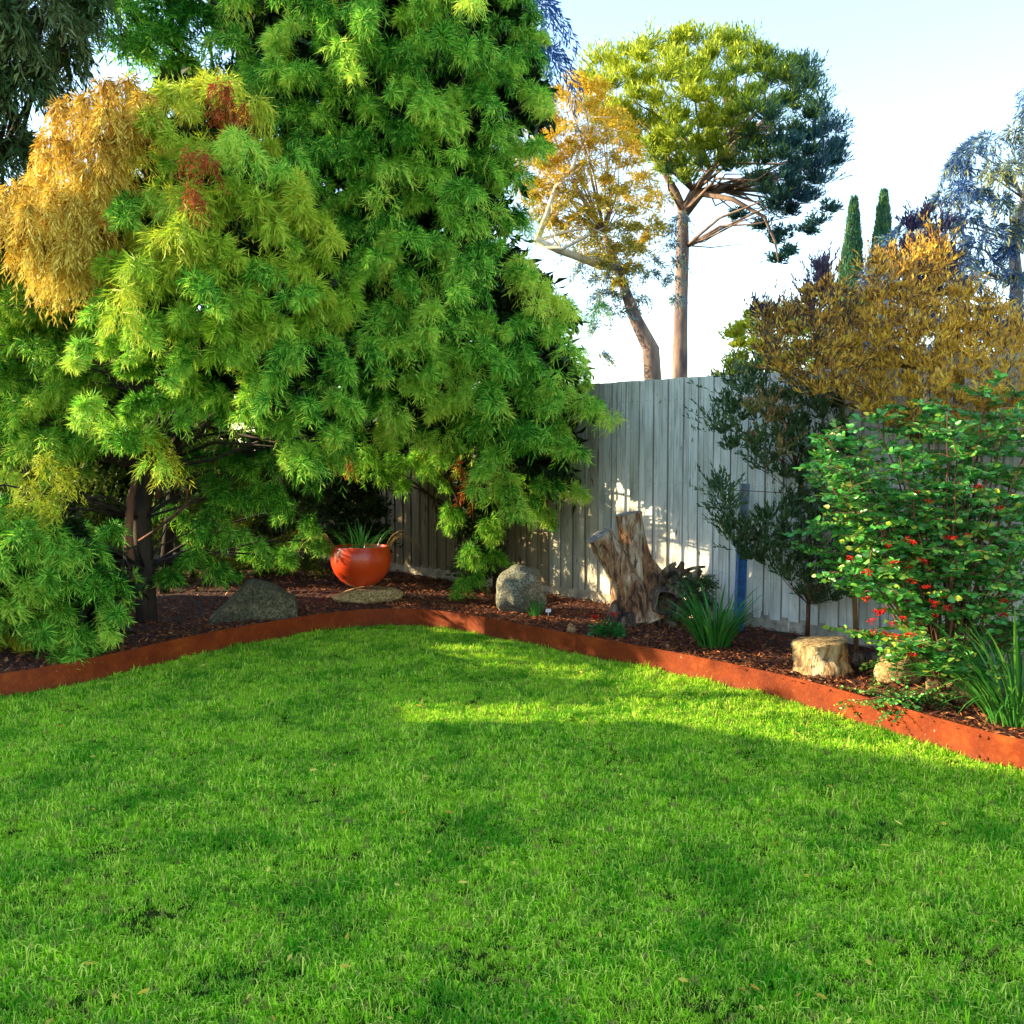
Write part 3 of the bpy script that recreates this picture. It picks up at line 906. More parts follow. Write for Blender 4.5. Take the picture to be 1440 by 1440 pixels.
pin = [q for q in fill(polyB, 7.5, 0.5, 42, 46, 56, inset=1.0, layers=(1, -1)) if not (q[0].x < -2.5 and 1.35 < q[0].z < 3.0)] + fill(polyB2, 7.0, 0.2, 42, 40, 57, inset=1.0, layers=(1,))
foliage('inner_foliage', puff_leaves([x[0] for x in pin], [x[1] for x in pin], [0.12] * len(pin), twigs=26, per=8, leaf=0.12, width=0.045, droop=0.5), M['leaf_shade'], treeB, label='near black inner leaves that paint deep shade into the crown')
qY = plumes(cY, rY, tY, (-2.6, 7.6), 3, hang=1.3)
dY = puff_leaves(*qY, twigs=17, per=18, leaf=0.085, width=0.0062, droop=1.1, start=0.2, spread=0.6, zmin=-0.6, tn=0.12)
foliage('crown', dY, M['leaf_yellow'], treeB, label='yellow green head of the crown')
pd_ = fill(polyD, 6.75, 0.5, 28, 34, 12)
dd = puff_leaves([x[0] for x in pd_], [x[1] for x in pd_], [0.5 + (x[3] > 200) * 0.25 + rng.normal(0, .12) for x in pd_], twigs=30, per=17, tn=0.22, leaf=0.06, width=0.0085, droop=1.9, squash=0.6, spread=0.5)
foliage('dead_foliage', dd, M['leaf_dead'], treeB, label='tan dead drooping branches at the upper left')
rd = [P(x, y, Y) for x, y, Y in [(305, 115, 6.7), (320, 135, 6.7), (300, 150, 6.7), (335, 160, 6.7), (345, 145, 6.7), (265, 212, 6.15), (285, 212, 6.15), (295, 225, 6.15), (270, 265, 6.1), (280, 278, 6.1), (325, 120, 6.7)]]
rr = random.Random(44)
for q_ in rd: foliage('dead_sprig', puff_leaves([q_], [rr.uniform(.06, .12)], [rr.uniform(.3, .7)], twigs=11, per=13, leaf=0.05, width=0.007, droop=2.0, squash=0.5, tn=.2), M['leaf_rust'], treeB, label='rust red dead sprig in the crown')
td = [P(x, y, Y) for x, y, Y in [(60, 640, 6.6), (40, 680, 6.6), (80, 690, 6.6), (70, 720, 6.6), (25, 705, 6.6), (95, 660, 6.7), (225, 615, 7.0), (240, 640, 7.0)]]
foliage('dead_foliage', puff_leaves(td, [0.13] * len(td), [0.45] * len(td), twigs=20, per=14, leaf=0.06, width=0.007, droop=1.8, squash=0.5), M['leaf_lime'], treeB, label='pale straw coloured drooping sprays low on the left')
bb = G(205, 874, BED_Z)
tr = [bb - Vector((0, 0, .1)), P(203, 800, bb.y), P(198, 730, bb.y), P(205, 660, bb.y - .1), P(225, 560, bb.y - .3), P(235, 450, bb.y - .5), P(230, 330, bb.y - .7), P(225, 230, bb.y - .8)]
branch_mesh(tr, [0.10, 0.075, 0.07, 0.075, 0.065, 0.05, 0.04, 0.03], [c for c, y in zip(cB + cY, range(9999))] + [x[0] for x in pd_], 5, 0.016, 1, 4).build('trunk', M['bark_dark'], treeB, True)
mb = MB(); q = G(184, 880, BED_Z)
mb.tube([q - Vector((0, 0, .1)), P(183, 800, q.y - .1), P(180, 750, q.y - .15), P(184, 700, q.y - .1), P(196, 650, q.y)], [.035, .032, .03, .03, .02], 8, rough=.3)
mb.build('stem', M['bark_red'], treeB, True)
mb = MB()
mb.tube([P(222, 700, 7.9), P(232, 660, 7.8), P(228, 620, 7.8), P(232, 590, 7.8)], [.03, .035, .03, .02], 7, rough=.2)
mb.tube([P(225, 690, 7.85), P(250, 680, 7.8), P(264, 690, 7.75), P(262, 710, 7.75), P(245, 725, 7.8), P(215, 748, 7.9), P(195, 760, 8.0)], [.018, .018, .016, .014, .013, .011, .008], 7, rough=.2)
mb.tube([P(253, 834, 7.6), P(270, 827, 7.6), P(285, 812, 7.6), P(293, 798, 7.6)], [.006, .006, .005, .004], 6)
mb.build('branch', M['bark_red'], treeB, True)

# ---- dark drooping tree in the upper left corner, behind
def simple_tree(name, label, cat_, poly, Y, depth, spacing, rpx, seed, mat, bark, trunk_px, trunk_r, tint=0.5, tvar=0.15, group=None, tfun=None, limb=0.03, layers=(1, -1, 0), every=1, base_z=-0.02, **kw):
    base = P(trunk_px[0][0], trunk_px[0][1], Y); base.z = base_z
    t = thing(name, label, cat_, base, group)
    ps = fill(poly, Y, depth, spacing, rpx, seed, layers=layers, vr=(0.6, 1.5))
    rn = random.Random(seed)
    ti = [(tfun(x[2], x[3]) if tfun else tint) + rn.uniform(-tvar, tvar) for x in ps]
    foliage('crown', puff_leaves([x[0] for x in ps], [x[1] for x in ps], ti, **kw), mat, t)
    pts = [base - Vector((0, 0, 0.2))] + [P(x, y, Y) for x, y in trunk_px[1:]]
    n = len(pts)
    rs = [trunk_r * (1 - 0.75 * i / (n - 1)) for i in range(n)]
    branch_mesh(pts, rs, [x[0] for x in ps], seed, limb, every, 5).build('trunk', bark, t, True)
    return t, ps

simple_tree('drooping_tree', 'dark olive drooping tree filling the top left corner behind the tan dead branches', 'tree',
            [(-150, -120), (110, -120), (150, 20), (120, 90), (60, 130), (60, 230), (30, 330), (-20, 430), (-150, 430)], 8.6, 0.7, 46, 46, 21, M['leaf_dark'], M['bark_dark'],
            [(-40, 760), (-40, 500), (-20, 250), (0, 50)], 0.12, 0.5, 0.2, twigs=40, per=16, leaf=0.13, width=0.016, droop=1.3, spread=0.5, base_z=BED_Z)
simple_tree('background_tree', 'green tree with sky gaps rising behind the yellow headed tree', 'tree',
            [(110, -150), (420, -150), (430, 60), (400, 190), (330, 190), (270, 140), (200, 110), (130, 90), (110, 20)], 9.8, 0.7, 46, 46, 22, M['leaf_green'], M['bark_dark'],
            [(225, 740), (270, 400), (320, 150), (345, 60), (335, -60)], 0.06, 0.42, 0.15, twigs=60, per=20, leaf=0.09, width=0.014, droop=0.7, base_z=BED_Z, layers=(1, 0))
simple_tree('blue_leaved_tree', 'slender tree with blue drooping leaves showing above the big weeping tree', 'tree',
            [(440, -120), (760, -120), (790, 10), (798, 60), (775, 120), (720, 150), (660, 130), (600, 160), (500, 170), (430, 100)], 11.5, 0.8, 52, 40, 23, M['leaf_blue'], M['bark_grey'],
            [(640, 740), (640, 400), (650, 200), (660, 60), (650, -40)], 0.10, 0.4, 0.2, twigs=36, per=14, leaf=0.13, width=0.018, droop=1.5, spread=0.5)

# ---- dim shrubs under and behind the left tree
def shrub(name, label, poly, Y, depth, spacing, rpx, seed, mat, bark, basepx, tint=0.5, tvar=0.2, group=None, **kw):
    return simple_tree(name, label, 'shrub', poly, Y, depth, spacing, rpx, seed, mat, bark, basepx, 0.03, tint, tvar, group, limb=0.012, base_z=BED_Z, **kw)
shrub('shrub', 'yellow green shrub with dappled sun behind the mossy wedge rock', [(330, 640), (450, 650), (480, 700), (470, 830), (330, 830), (310, 720)], 11.3, 0.4, 36, 34, 31, M['leaf_hedge'], M['bark_dark'],
      [(400, 832), (400, 780), (395, 700)], 0.45, twigs=34, per=10, leaf=0.05, width=0.018, droop=0.2)
shrub('shrub', 'green shrub glimpsed behind the dark trunk of the left tree', [(210, 600), (330, 600), (330, 830), (210, 840), (200, 700)], 10.8, 0.5, 38, 36, 32, M['leaf_hedge'], M['bark_dark'],
      [(270, 835), (270, 770), (265, 680)], 0.4, twigs=34, per=10, leaf=0.05, width=0.018, droop=0.2)
shrub('shrub', 'dark green shrub low behind the left trees skirt at the photo edge', [(-120, 560), (200, 560), (200, 830), (100, 850), (-120, 850)], 10.9, 0.4, 48, 44, 33, M['leaf_hedge'], M['bark_dark'],
      [(60, 830), (60, 760), (50, 650)], 0.3, twigs=34, per=10, leaf=0.06, width=0.02, droop=0.2)
simple_tree('tall_hedge', 'tall dark hedge closing the back left of the garden behind the trees', 'hedge',
            [(-240, 260), (500, 260), (540, 560), (500, 780), (-240, 810)], 13.2, 0.6, 42, 50, 34, M['leaf_dark'], M['bark_dark'],
            [(200, 780), (200, 600), (200, 400)], 0.12, 0.4, 0.2, limb=0.03, twigs=30, per=9, leaf=0.14, width=0.06, droop=0.3)
simple_tree('dark_tree', 'dark tree standing just behind the big weeping tree, seen through its gaps', 'tree',
            [(380, 60), (680, 40), (700, 300), (740, 420), (760, 520), (700, 560), (460, 560), (400, 400)], 11.8, 0.7, 52, 46, 35, M['leaf_dark'], M['bark_dark'],
            [(560, 780), (560, 500), (560, 300), (560, 150)], 0.13, 0.3, 0.15, limb=0.03, twigs=34, per=10, leaf=0.10, width=0.03, droop=0.4)
shrub('shrub', 'added near black shrub painted as deep shade on the fence behind the red pot', [(455, 560), (650, 560), (640, 620), (590, 645), (548, 690), (540, 790), (470, 800), (450, 700)], 10.6, 0.3, 22, 30, 36, M['leaf_shade'], M['bark_dark'],
      [(520, 808), (520, 740), (515, 660)], 0.5, twigs=34, per=12, leaf=0.07, width=0.02, droop=0.2)  # added to darken the fence, its leaves coloured as deep shade
shrub('shrub', 'added near black shrub painted as deep shade at the foot of the big weeping tree', [(640, 600), (750, 600), (750, 650), (705, 700), (690, 740), (690, 820), (650, 820), (645, 700)], 9.9, 0.25, 22, 28, 37, M['leaf_shade'], M['bark_dark'],
      [(672, 824), (672, 760), (690, 680)], 0.5, twigs=34, per=12, leaf=0.07, width=0.02, droop=0.2)  # added for the black gap under the crown, coloured as shade
shrub('shrub', 'tall added shrub deep behind the left tree trunk, placed to block low sun', [(-150, 400), (150, 400), (190, 500), (180, 610), (-150, 610)], 11.8, 0.5, 40, 44, 38, M['leaf_hedge'], M['bark_dark'],
      [(20, 800), (20, 700), (15, 560)], 0.3, twigs=40, per=10, leaf=0.09, width=0.035, droop=0.2)  # added to keep low sun off the fence
# ground level weeds at the left edge
wd = []
r_ = random.Random(6)
for i in range(26):
    p = G(r_.uniform(-30, 120), r_.uniform(880, 925), BED_Z); wd.append((p.x, p.y, p.z + 0.01))
me = leaf_mesh('weeds', *puff_leaves(wd, [0.09] * len(wd), [0.6] * len(wd), twigs=20, per=5, leaf=0.07, width=0.006, droop=0.2, zmin=0, up=0.6), M['leaf_lime'])
tag(link('weeds', me), 'yellow green weeds in the mulch under the left tree', 'weeds', kind='stuff')

# ---- stone pine
def pine_t(x, y):  # sunlit left top and shaded right side painted into the needle tint
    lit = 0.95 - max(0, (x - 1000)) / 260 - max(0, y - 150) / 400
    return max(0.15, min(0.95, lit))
pine_poly = [(800, 130), (830, 80), (900, 55), (970, 45), (1060, 55), (1110, 75), (1155, 90), (1160, 140), (1200, 200), (1190, 240), (1165, 290), (1110, 330),
             (1060, 300), (1030, 265), (1000, 245), (975, 265), (940, 290), (910, 250), (880, 210), (830, 190)]
YP = 25
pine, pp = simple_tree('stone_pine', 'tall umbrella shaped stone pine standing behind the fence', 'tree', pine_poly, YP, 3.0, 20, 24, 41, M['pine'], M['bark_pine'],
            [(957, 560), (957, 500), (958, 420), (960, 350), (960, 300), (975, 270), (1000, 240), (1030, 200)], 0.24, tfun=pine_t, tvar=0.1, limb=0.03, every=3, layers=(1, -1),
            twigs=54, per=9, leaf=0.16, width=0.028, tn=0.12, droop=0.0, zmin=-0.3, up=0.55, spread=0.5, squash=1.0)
ps2 = [P(x, y, YP) for x, y in [(1085, 345), (1092, 372), (1105, 362), (1100, 335), (1130, 330), (1150, 318), (1075, 325), (1040, 310), (1165, 300), (935, 215), (960, 210), (985, 205), (1000, 195), (925, 240), (950, 245)]]
foliage('branch_tip', puff_leaves(ps2, [0.36] * len(ps2), [0.3] * 9 + [0.9] * 6, twigs=40, per=8, leaf=0.16, width=0.035, droop=0.0, zmin=-0.1, up=0.4), M['pine'], pine)  # left tips tinted as sunlit, right ones as shaded
mb = MB()
mb.tube([P(962, 300, YP), P(985, 272, YP), P(1040, 262, YP), P(1100, 245, YP), P(1140, 235, YP)], [.14, .12, .09, .06, .03], 7)
mb.tube([P(985, 272, YP), P(1030, 280, YP - .5), P(1075, 305, YP - .8), P(1090, 340, YP - .8), P(1095, 370, YP - .8)], [.08, .06, .04, .03, .02], 6)
mb.tube([P(962, 300, YP), P(950, 270, YP), P(930, 235, YP), P(905, 200, YP)], [.12, .10, .07, .04], 7)
mb.tube([P(960, 345, YP), P(990, 340, YP), P(1020, 322, YP)], [.02, .015, .006], 5)
mb.tube([P(960, 345, YP), P(1000, 348, YP), P(1045, 343, YP)], [.02, .015, .006], 5)
rr = random.Random(9)
for k in range(26):
    x = rr.uniform(1000, 1150); y = rr.uniform(215, 262)
    mb.tube([P(990 + (x - 1000) * .3, 268, YP), P(x - 20, y + 22 + rr.uniform(-6, 8), YP - rr.uniform(-1, 1)), P(x + 20, y + rr.uniform(10, 60), YP - rr.uniform(-1, 1))], [.035, .02, .008], 5)
mb.build('branch', M['bark_pine'], pine, True)

# ---- golden gum in front of the pine
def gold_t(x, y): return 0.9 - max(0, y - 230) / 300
gold, gp = simple_tree('golden_leaved_tree', 'golden orange tree with bare pale branches left of the umbrella pine', 'tree',
            [(700, 190), (745, 130), (785, 95), (850, 105), (895, 170), (915, 230), (940, 280), (930, 340), (900, 400), (870, 420), (840, 380), (800, 360), (760, 330), (730, 280)], 19, 1.2, 20, 24, 42, M['leaf_gold'], M['bark_pine'],
            [(935, 560), (915, 490), (895, 450), (880, 410), (862, 360), (850, 330)], 0.18, tfun=gold_t, tvar=0.15, limb=0.018, every=3, layers=(1, -1),
            twigs=36, per=9, leaf=0.10, width=0.021, droop=0.4, tn=0.2)
mb = MB()
rr = random.Random(70)
def limb(pts_px, r0, r1, depth=2):
    pts = [P(x, y, 17.9 + rr.uniform(-.25, .25)) for x, y in pts_px]
    n = len(pts)
    mb.tube(pts, [r0 + (r1 - r0) * k / (n - 1) for k in range(n)], 7)
    if depth:
        for k in range(1, n):
            for _ in range(2):
                x, y = pts_px[k]
                dx, dy = rr.uniform(-30, 38), rr.uniform(-42, 4)
                limb([(x, y), (x + dx * .5, y + dy * .4), (x + dx, y + dy)], r1 + (r0 - r1) * (1 - k / n) * .45, r1 * .4, depth - 1 if k < n - 1 else 0)
limb([(755, 338), (768, 305), (782, 262), (805, 235), (820, 200), (830, 165)], .06, .015)
limb([(805, 235), (835, 225), (865, 215)], .022, .006, 1)
limb([(758, 345), (790, 350), (830, 330), (880, 305)], .045, .010, 1)
limb([(758, 338), (800, 325), (830, 320), (862, 335)], .035, .008, 1)
mb.tube([P(868, 372, 18.95), P(845, 374, 18.6), P(815, 362, 18.3), P(785, 352, 18.1), P(752, 336, 17.9)], [.10, .08, .07, .065, .06], 8)
mb.build('branch', M['bark_limb'], gold, True)
# sparse grey-green lower crown
gl = fill([(790, 350), (860, 340), (920, 330), (950, 400), (900, 440), (920, 480), (850, 450), (830, 480), (830, 400)], 19.5, 0.8, 21, 22, 44, layers=(1,))
gl += fill([(770, 330), (840, 340), (870, 400), (850, 520), (820, 510), (830, 430)], 19.5, 0.8, 24, 22, 45, layers=(1,))
gl += fill([(945, 290), (975, 300), (968, 400), (955, 500), (935, 400), (920, 330)], 19.5, 0.4, 20, 20, 46, layers=(1,))
foliage('lower_crown', puff_leaves([x[0] for x in gl], [x[1] for x in gl], [0.6] * len(gl), twigs=26, per=9, leaf=0.11, width=0.018, droop=0.8, tn=0.25), M['leaf_bluegum'], gold, label='sparse grey blue lower crown')

# ---- pencil cypresses
def cypress(x, ytop, ybot, wpx, Y, seed, label):
    base = P(x - 8, 560, Y); base.z = -0.02
    t = thing('pencil_cypress', label, 'tree', base, 'pencil cypresses behind the garden')
    r = np.random.default_rng(seed)
    top = P(x + 5, ytop, Y); bot = P(x - 8, 560, Y); bot.z = 0.3
    n = 15000
    s = r.random(n) ** 0.75
    H = top.z - bot.z
    rad_ = wpx * PX(Y) * np.minimum(1, (1 - s) * 3.3) ** 0.8 * (0.85 + 0.15 * r.random(n)) * r.uniform(0.72, 1.0, n)
    an = r.uniform(0, 2 * np.pi, n)
    rad_ *= 1 + 0.12 * np.sin(an * 3 + s * 17)
    pos = np.stack([bot.x + (top.x - bot.x) * s + np.cos(an) * rad_, Y + np.sin(an) * rad_, bot.z + s * H * 0.98], 1)
    D = unit(np.stack([np.cos(an) * 0.35, np.sin(an) * 0.35, np.ones(n)], 1) + r.normal(0, .12, (n, 3)))
    foliage('crown', (pos, D, r.uniform(0.15, 0.32, n), r.uniform(0.03, 0.06, n), 0.45 + r.normal(0, .18, n)), M['cypress'], t)
    mb = MB(); mb.tube([base - Vector((0, 0, .2)), (bot.x, Y, 2), (top.x, Y, top.z - 1)], [.16, .12, .03], 7)
    mb.build('trunk', M['bark_grey'], t, True)
cypress(1196, 276, 470, 17, 32, 1, 'shorter pencil cypress, left one of the pair')
cypress(1238, 266, 470, 19, 32, 2, 'taller pencil cypress beside the blue gum, right one of the pair')

# ---- blue gum on the right
def gum_t(x, y): return 0.35 + (0.35 if (x > 1385 and 170 < y < 320) else 0)
gum, gg = simple_tree('blue_gum', 'loose blue grey gum tree filling the sky at the right edge', 'tree',
            [(1170, 420), (1200, 380), (1265, 300), (1310, 250), (1330, 215), (1370, 180), (1430, 160), (1440, 110), (1500, 60), (1620, 100), (1620, 420), (1560, 440), (1480, 420), (1440, 390), (1440, 480), (1380, 520), (1300, 520), (1180, 500)], 17, 1.6, 28, 30, 51, M['leaf_bluegum'], M['bark_grey'],
            [(1425, 600), (1428, 480), (1430, 400), (1425, 340), (1440, 280), (1450, 220)], 0.16, tfun=gum_t, tvar=0.2, limb=0.022, layers=(1, -1), every=2,
            tn=0.32, twigs=24, per=12, leaf=0.14, width=0.024, droop=1.0, spread=0.5)

# ---- bushes just beyond the fence
simple_tree('lime_bush', 'bright lime green bush peeping over the fence', 'bush', [(1002, 520), (1020, 470), (1055, 432), (1100, 430), (1190, 440), (1210, 520), (1200, 600), (1002, 600)], 12, 0.6, 22, 20, 52, M['leaf_lime'], M['bark_grey'],
            [(1080, 700), (1080, 600), (1080, 520)], 0.06, 0.6, 0.2, limb=0.02, twigs=40, per=8, leaf=0.07, width=0.02, droop=0.0, up=0.3)
yuc = thing('spiky_plant', 'small bright green spiky palm crown above the fence', 'palm', (P(1184, 440, 13).x, 13, -0.02))
mb = MB(); mb.tube([(yuc.location.x, 13, -.2), (yuc.location.x, 13, 1.8), P(1184, 445, 13)], [.08, .07, .06], 8); mb.build('trunk', M['bark_grey'], yuc, True)
foliage('crown', puff_leaves([P(1184, 440, 13)], [0.16], [0.6], twigs=60, per=3, leaf=0.30, width=0.03, droop=0.2, zmin=-0.2, up=0.2, spread=0.25), M['strap'], yuc)

# ================================================================== RIGHT SHRUBS
def up_shrub(name, label, polys, Y, depth, spacing, rpx, seed, mat, bark, stems, tint, tvar, group=None, tfun=None, **kw):
    base = G(stems[0][0][0], stems[0][0][1], BED_Z)
    t = thing(name, label, 'shrub', base, group)
    ps = []
    for i, po in enumerate(polys): ps += fill(po, Y, depth, spacing, rpx, seed + i, vr=(0.45, 1.7))
    rn = random.Random(seed)
    ti = [(tfun(x[2], x[3]) if tfun else tint) + rn.uniform(-tvar, tvar) for x in ps]
    foliage('crown', puff_leaves([x[0] for x in ps], [x[1] for x in ps], ti, **kw), mat, t)
    s0 = [P(x, y, base.y if k == 0 else Y) for k, (x, y) in enumerate(stems[0])]
    s0[0].z -= 0.05
    mb = branch_mesh(s0, [0.018 * (1 - 0.6 * k / (len(s0) - 1)) for k in range(len(s0))], [x[0] for x in ps], seed, 0.006, 2, 4)
    for st in stems[1:]:
        pts = [P(x, y, Y) for x, y in st]
        mb.tube(pts, [0.012 * (1 - 0.7 * k / (len(pts) - 1)) for k in range(len(pts))], 6)
    mb.build('stem', bark, t, True)
    return t, ps
up_kw = dict(twigs=11, per=11, leaf=0.046, width=0.014, droop=0.0, zmin=-0.5, up=0.65, spread=0.5, squash=1.0, tipgain=0.1, start=0.05)
def ol_t(x, y): return 0.42 + (0.5 if 1050 < x < 1100 and 570 < y < 680 and (x + y) % 3 < 1.5 else 0)
up_shrub('olive_shrub', 'dark olive shrub with one thin red stem in front of the fence', [
    [(1005, 560), (1030, 515), (1080, 530), (1130, 540), (1200, 560), (1220, 640), (1190, 700), (1110, 700), (1050, 670), (1010, 650), (985, 610)],
    [(985, 650), (1015, 650), (1050, 730), (1110, 690), (1220, 690), (1230, 800), (1220, 870), (1150, 880), (1080, 820), (1010, 790), (990, 730)]],
    7.1, 0.42, 21, 34, 61, M['leaf_olive'], M['bark_red'], [[(1135, 899), (1137, 850), (1140, 790), (1138, 720), (1120, 660), (1110, 600)]], 0.45, 0.15, tfun=ol_t, **up_kw)
def or_t(x, y): return 0.27 + (0.28 if x > 1200 else 0) + (y - 370) / 560  # bronze leaf tint, with warm sun painted in rightward and downward
up_shrub('bronze_shrub', 'tall bronze and orange shrub tinted as if sunlit above the fence at right', [
    [(1200, 600), (1190, 470), (1210, 370), (1250, 345), (1290, 350), (1330, 320), (1350, 400), (1400, 410), (1440, 450), (1500, 430), (1520, 620), (1440, 640), (1300, 640)],
    [(1050, 500), (1065, 440), (1110, 420), (1140, 385), (1200, 390), (1220, 500), (1210, 600), (1130, 570), (1075, 540)]],
    6.6, 0.6, 19, 29, 64, M['leaf_orange'], M['bark_gold'], [[(1290, 930), (1290, 760), (1285, 620), (1280, 520)], [(1290, 640), (1320, 560), (1340, 500)], [(1285, 620), (1250, 550), (1235, 470)]], 0.5, 0.15, tfun=or_t, tn=0.3, **{**up_kw, 'leaf': 0.040, 'width': 0.0105, 'twigs': 13, 'per': 12})
up_shrub('purple_tipped_shrub', 'thin purple leaved shoots poking up against the white sky', [
    [(1125, 470), (1120, 400), (1140, 375), (1175, 370), (1180, 430), (1160, 470)], [(1050, 480), (1060, 430), (1090, 420), (1100, 470)], [(1255, 380), (1262, 320), (1300, 290), (1350, 330), (1360, 430), (1290, 440)]],
    6.9, 0.2, 22, 24, 67, M['leaf_purple'], M['bark_gold'], [[(1205, 915), (1200, 760), (1190, 600), (1160, 480)]], 0.5, 0.3, twigs=16, per=14, leaf=0.042, width=0.010, droop=0.0, zmin=0.1, up=1.1, spread=0.5, squash=1.2)

# ---- the big shrub with oval leaves and red flowers
def cane_shrub(label, base, ends, seed, leaves_per_m=85, leaf=0.042, name='flowering_shrub'):
    t = thing(name, label, 'shrub', base)
    r = random.Random(seed)
    mb = MB()
    pos, dirs, ti = [], [], []
    for e in ends:
        e = Vector(e)
        m = base.lerp(e, 0.5) + Vector((0, 0, 0.22 * (e - base).length))
        pts = []
        for k in range(9):
            s = k / 8
            p = base * (1 - s) ** 2 + m * 2 * s * (1 - s) + e * s * s
            p += Vector((r.uniform(-1, 1), r.uniform(-1, 1), r.uniform(-1, 1))) * 0.015
            pts.append(p)
        mb.tube(pts, [0.008 * (1 - 0.8 * k / 8) + 0.0012 for k in range(9)], 5)
        T0 = r.uniform(-.15, .15)
        # side shoots, leafy
        for k in range(4, 9):
            for _ in range(4):
                a_ = pts[k]
                tn = (pts[k] - pts[k - 1]).normalized()
                d = (tn * 0.7 + Vector((r.gauss(0, 1), r.gauss(0, 1), r.gauss(0, .35))).normalized() * 1.3)
                d.z *= 0.55; d.normalize()
                L = r.uniform(0.10, 0.26)
                sp = [a_, a_ + d * L * .5 + Vector((0, 0, .01)), a_ + d * L - Vector((0, 0, .02))]
                mb.tube(sp, [.0028, .002, .001], 4, cap=False)
                nl = int(L * leaves_per_m * 0.8)
                side = d.cross(Vector((0, 0, 1))).normalized()
                for q in range(nl):
                    s = (q + 0.5) / nl
                    p = a_ + d * L * s - Vector((0, 0, .02 * s * s))
                    dl = (d * 0.45 + side * (1 if q % 2 else -1) * 0.9 + Vector((r.gauss(0, .25), r.gauss(0, .25), r.gauss(0, .25)))).normalized()
                    pos.append(p); dirs.append(dl); ti.append(0.42 + T0 + 0.20 * s + r.gauss(0, .15))
    mb.build('stem', M['bark_red'], t, True)
    pos = np.array([tuple(p) for p in pos]); dirs = np.array([tuple(p) for p in dirs]); ti = np.array(ti)
    n = len(pos)
    ln = leaf * rng.uniform(.65, 1.3, n)
    return t, pos, dirs, ln, ln * 0.62, ti

def oval_leaf_meshes(size, mat, tints=(0.3, 0.45, 0.6, 0.75, 0.92)):
    out = []
    for t in tints:
        V = [(0, 0, 0), (0.30, .29, .05), (0.72, .22, .04), (1, 0, -.06), (0.72, -.22, .04), (0.30, -.29, .05), (0.5, 0, -.01)]
        me = bpy.data.meshes.new('leaf')
        me.from_pydata([(x * size, y * size, z * size) for x, y, z in V], [], [(0, 6, 1), (1, 6, 2), (2, 6, 3), (3, 6, 4), (4, 6, 5), (5, 6, 0)])
        at = me.attributes.new('tint', 'FLOAT', 'POINT'); at.data.foreach_set('value', [t] * 7)
        me.materials.append(mat)
        out.append(me)
    return out

base3 = G(1330, 985, BED_Z)
ends = []
rr = random.Random(31)
shape = [(1235, 900), (1300, 925), (1385, 925), (1425, 870), (1345, 945), (1270, 915), (1160, 690), (1165, 760), (1180, 640), (1150, 610), (1200, 820), (1240, 600), (1290, 585), (1330, 575), (1380, 565), (1430, 560), (1480, 600), (1500, 700), (1480, 800), (1440, 830), (1400, 880), (1330, 620), (1250, 700), (1300, 700), (1350, 700), (1400, 700), (1440, 680), (1230, 760), (1290, 770), (1340, 770), (1400, 780), (1310, 850), (1360, 860), (1210, 660), (1270, 650), (1420, 620), (1380, 640), (1180, 710), (1220, 790), (1290, 880), (1350, 910), (1440, 760), (1200, 735), (1460, 900), (1170, 655), (1350, 600)]
for x, y in shape:
    for k in range(1 + (y < 800)):
        ends.append(P(x + rr.uniform(-14, 14), y + rr.uniform(-14, 14), base3.y + rr.uniform(-0.45, 0.75)))
sh3, pos, dirs, ln, w, ti = cane_shrub('large shrub with oval green leaves and red flower clusters behind the edging', base3, ends, 5)
order = np.argsort(pos[:, 1])           # nearest first
near_i = order[:260]
rest = order[260:]
foliage('foliage', (pos[rest], dirs[rest], ln[rest], w[rest], ti[rest]), M['leaf_oval'], sh3, 0.1, True)['kind'] = 'stuff'
lm = oval_leaf_meshes(0.042, M['leaf_oval'])
for i in near_i:
    o = link('leaf', lm[int(np.clip(ti[i] * 5, 0, 4))]); o.parent = sh3
    o.location = Vector(pos[i]) - sh3.location
    o.rotation_euler = Vector(dirs[i]).to_track_quat('X', 'Z').to_euler()
    s = ln[i] / 0.042; o.scale = (s, s, s)
# red flower heads
def flower_mesh(seed):
    r = np.random.default_rng(seed)
    n = 34
    d = unit(r.normal(size=(n, 3)) * np.array([1, 1, .6]))
    B = d * r.uniform(0.0, 0.022, (n, 1))
    return leaf_mesh('flower', B, unit(d + np.array([0, 0, .3])), r.uniform(.010, .018, n), r.uniform(.008, .012, n), r.uniform(0, 1, n), M['red'], 0.1, True)
fm = [flower_mesh(s) for s in range(4)]
fl = [(1274, 758), (1362, 752), (1283, 762), (1331, 756), (1343, 756), (1196, 784), (1222, 804), (1277, 798), (1282, 816), (1248, 766), (1255, 792), (1296, 788), (1218, 842), (1234, 861), (1226, 873), (1270, 870), (1240, 860), (1315, 866), (1331, 856), (1314, 848), (1325, 838), (1260, 894), (1295, 906), (1281, 921), (1290, 915), (1229, 889), (1245, 891), (1256, 877), (1376, 684), (1405, 715), (1411, 845), (1410, 864), (1306, 705), (1287, 694), (1280, 893), (1302, 826), (1350, 765)]
rr = random.Random(8)
for x, y in fl:
    o = link('flower', fm[rr.randrange(4)]); o.parent = sh3
    o.location = P(x, y, base3.y + rr.uniform(-.55, -.25)) - sh3.location
    s = rr.uniform(.6, .95); o.scale = (s * 1.25, s, s * .8); o.rotation_euler = (rr.uniform(-.4, .4), rr.uniform(-.4, .4), rr.uniform(0, 6))

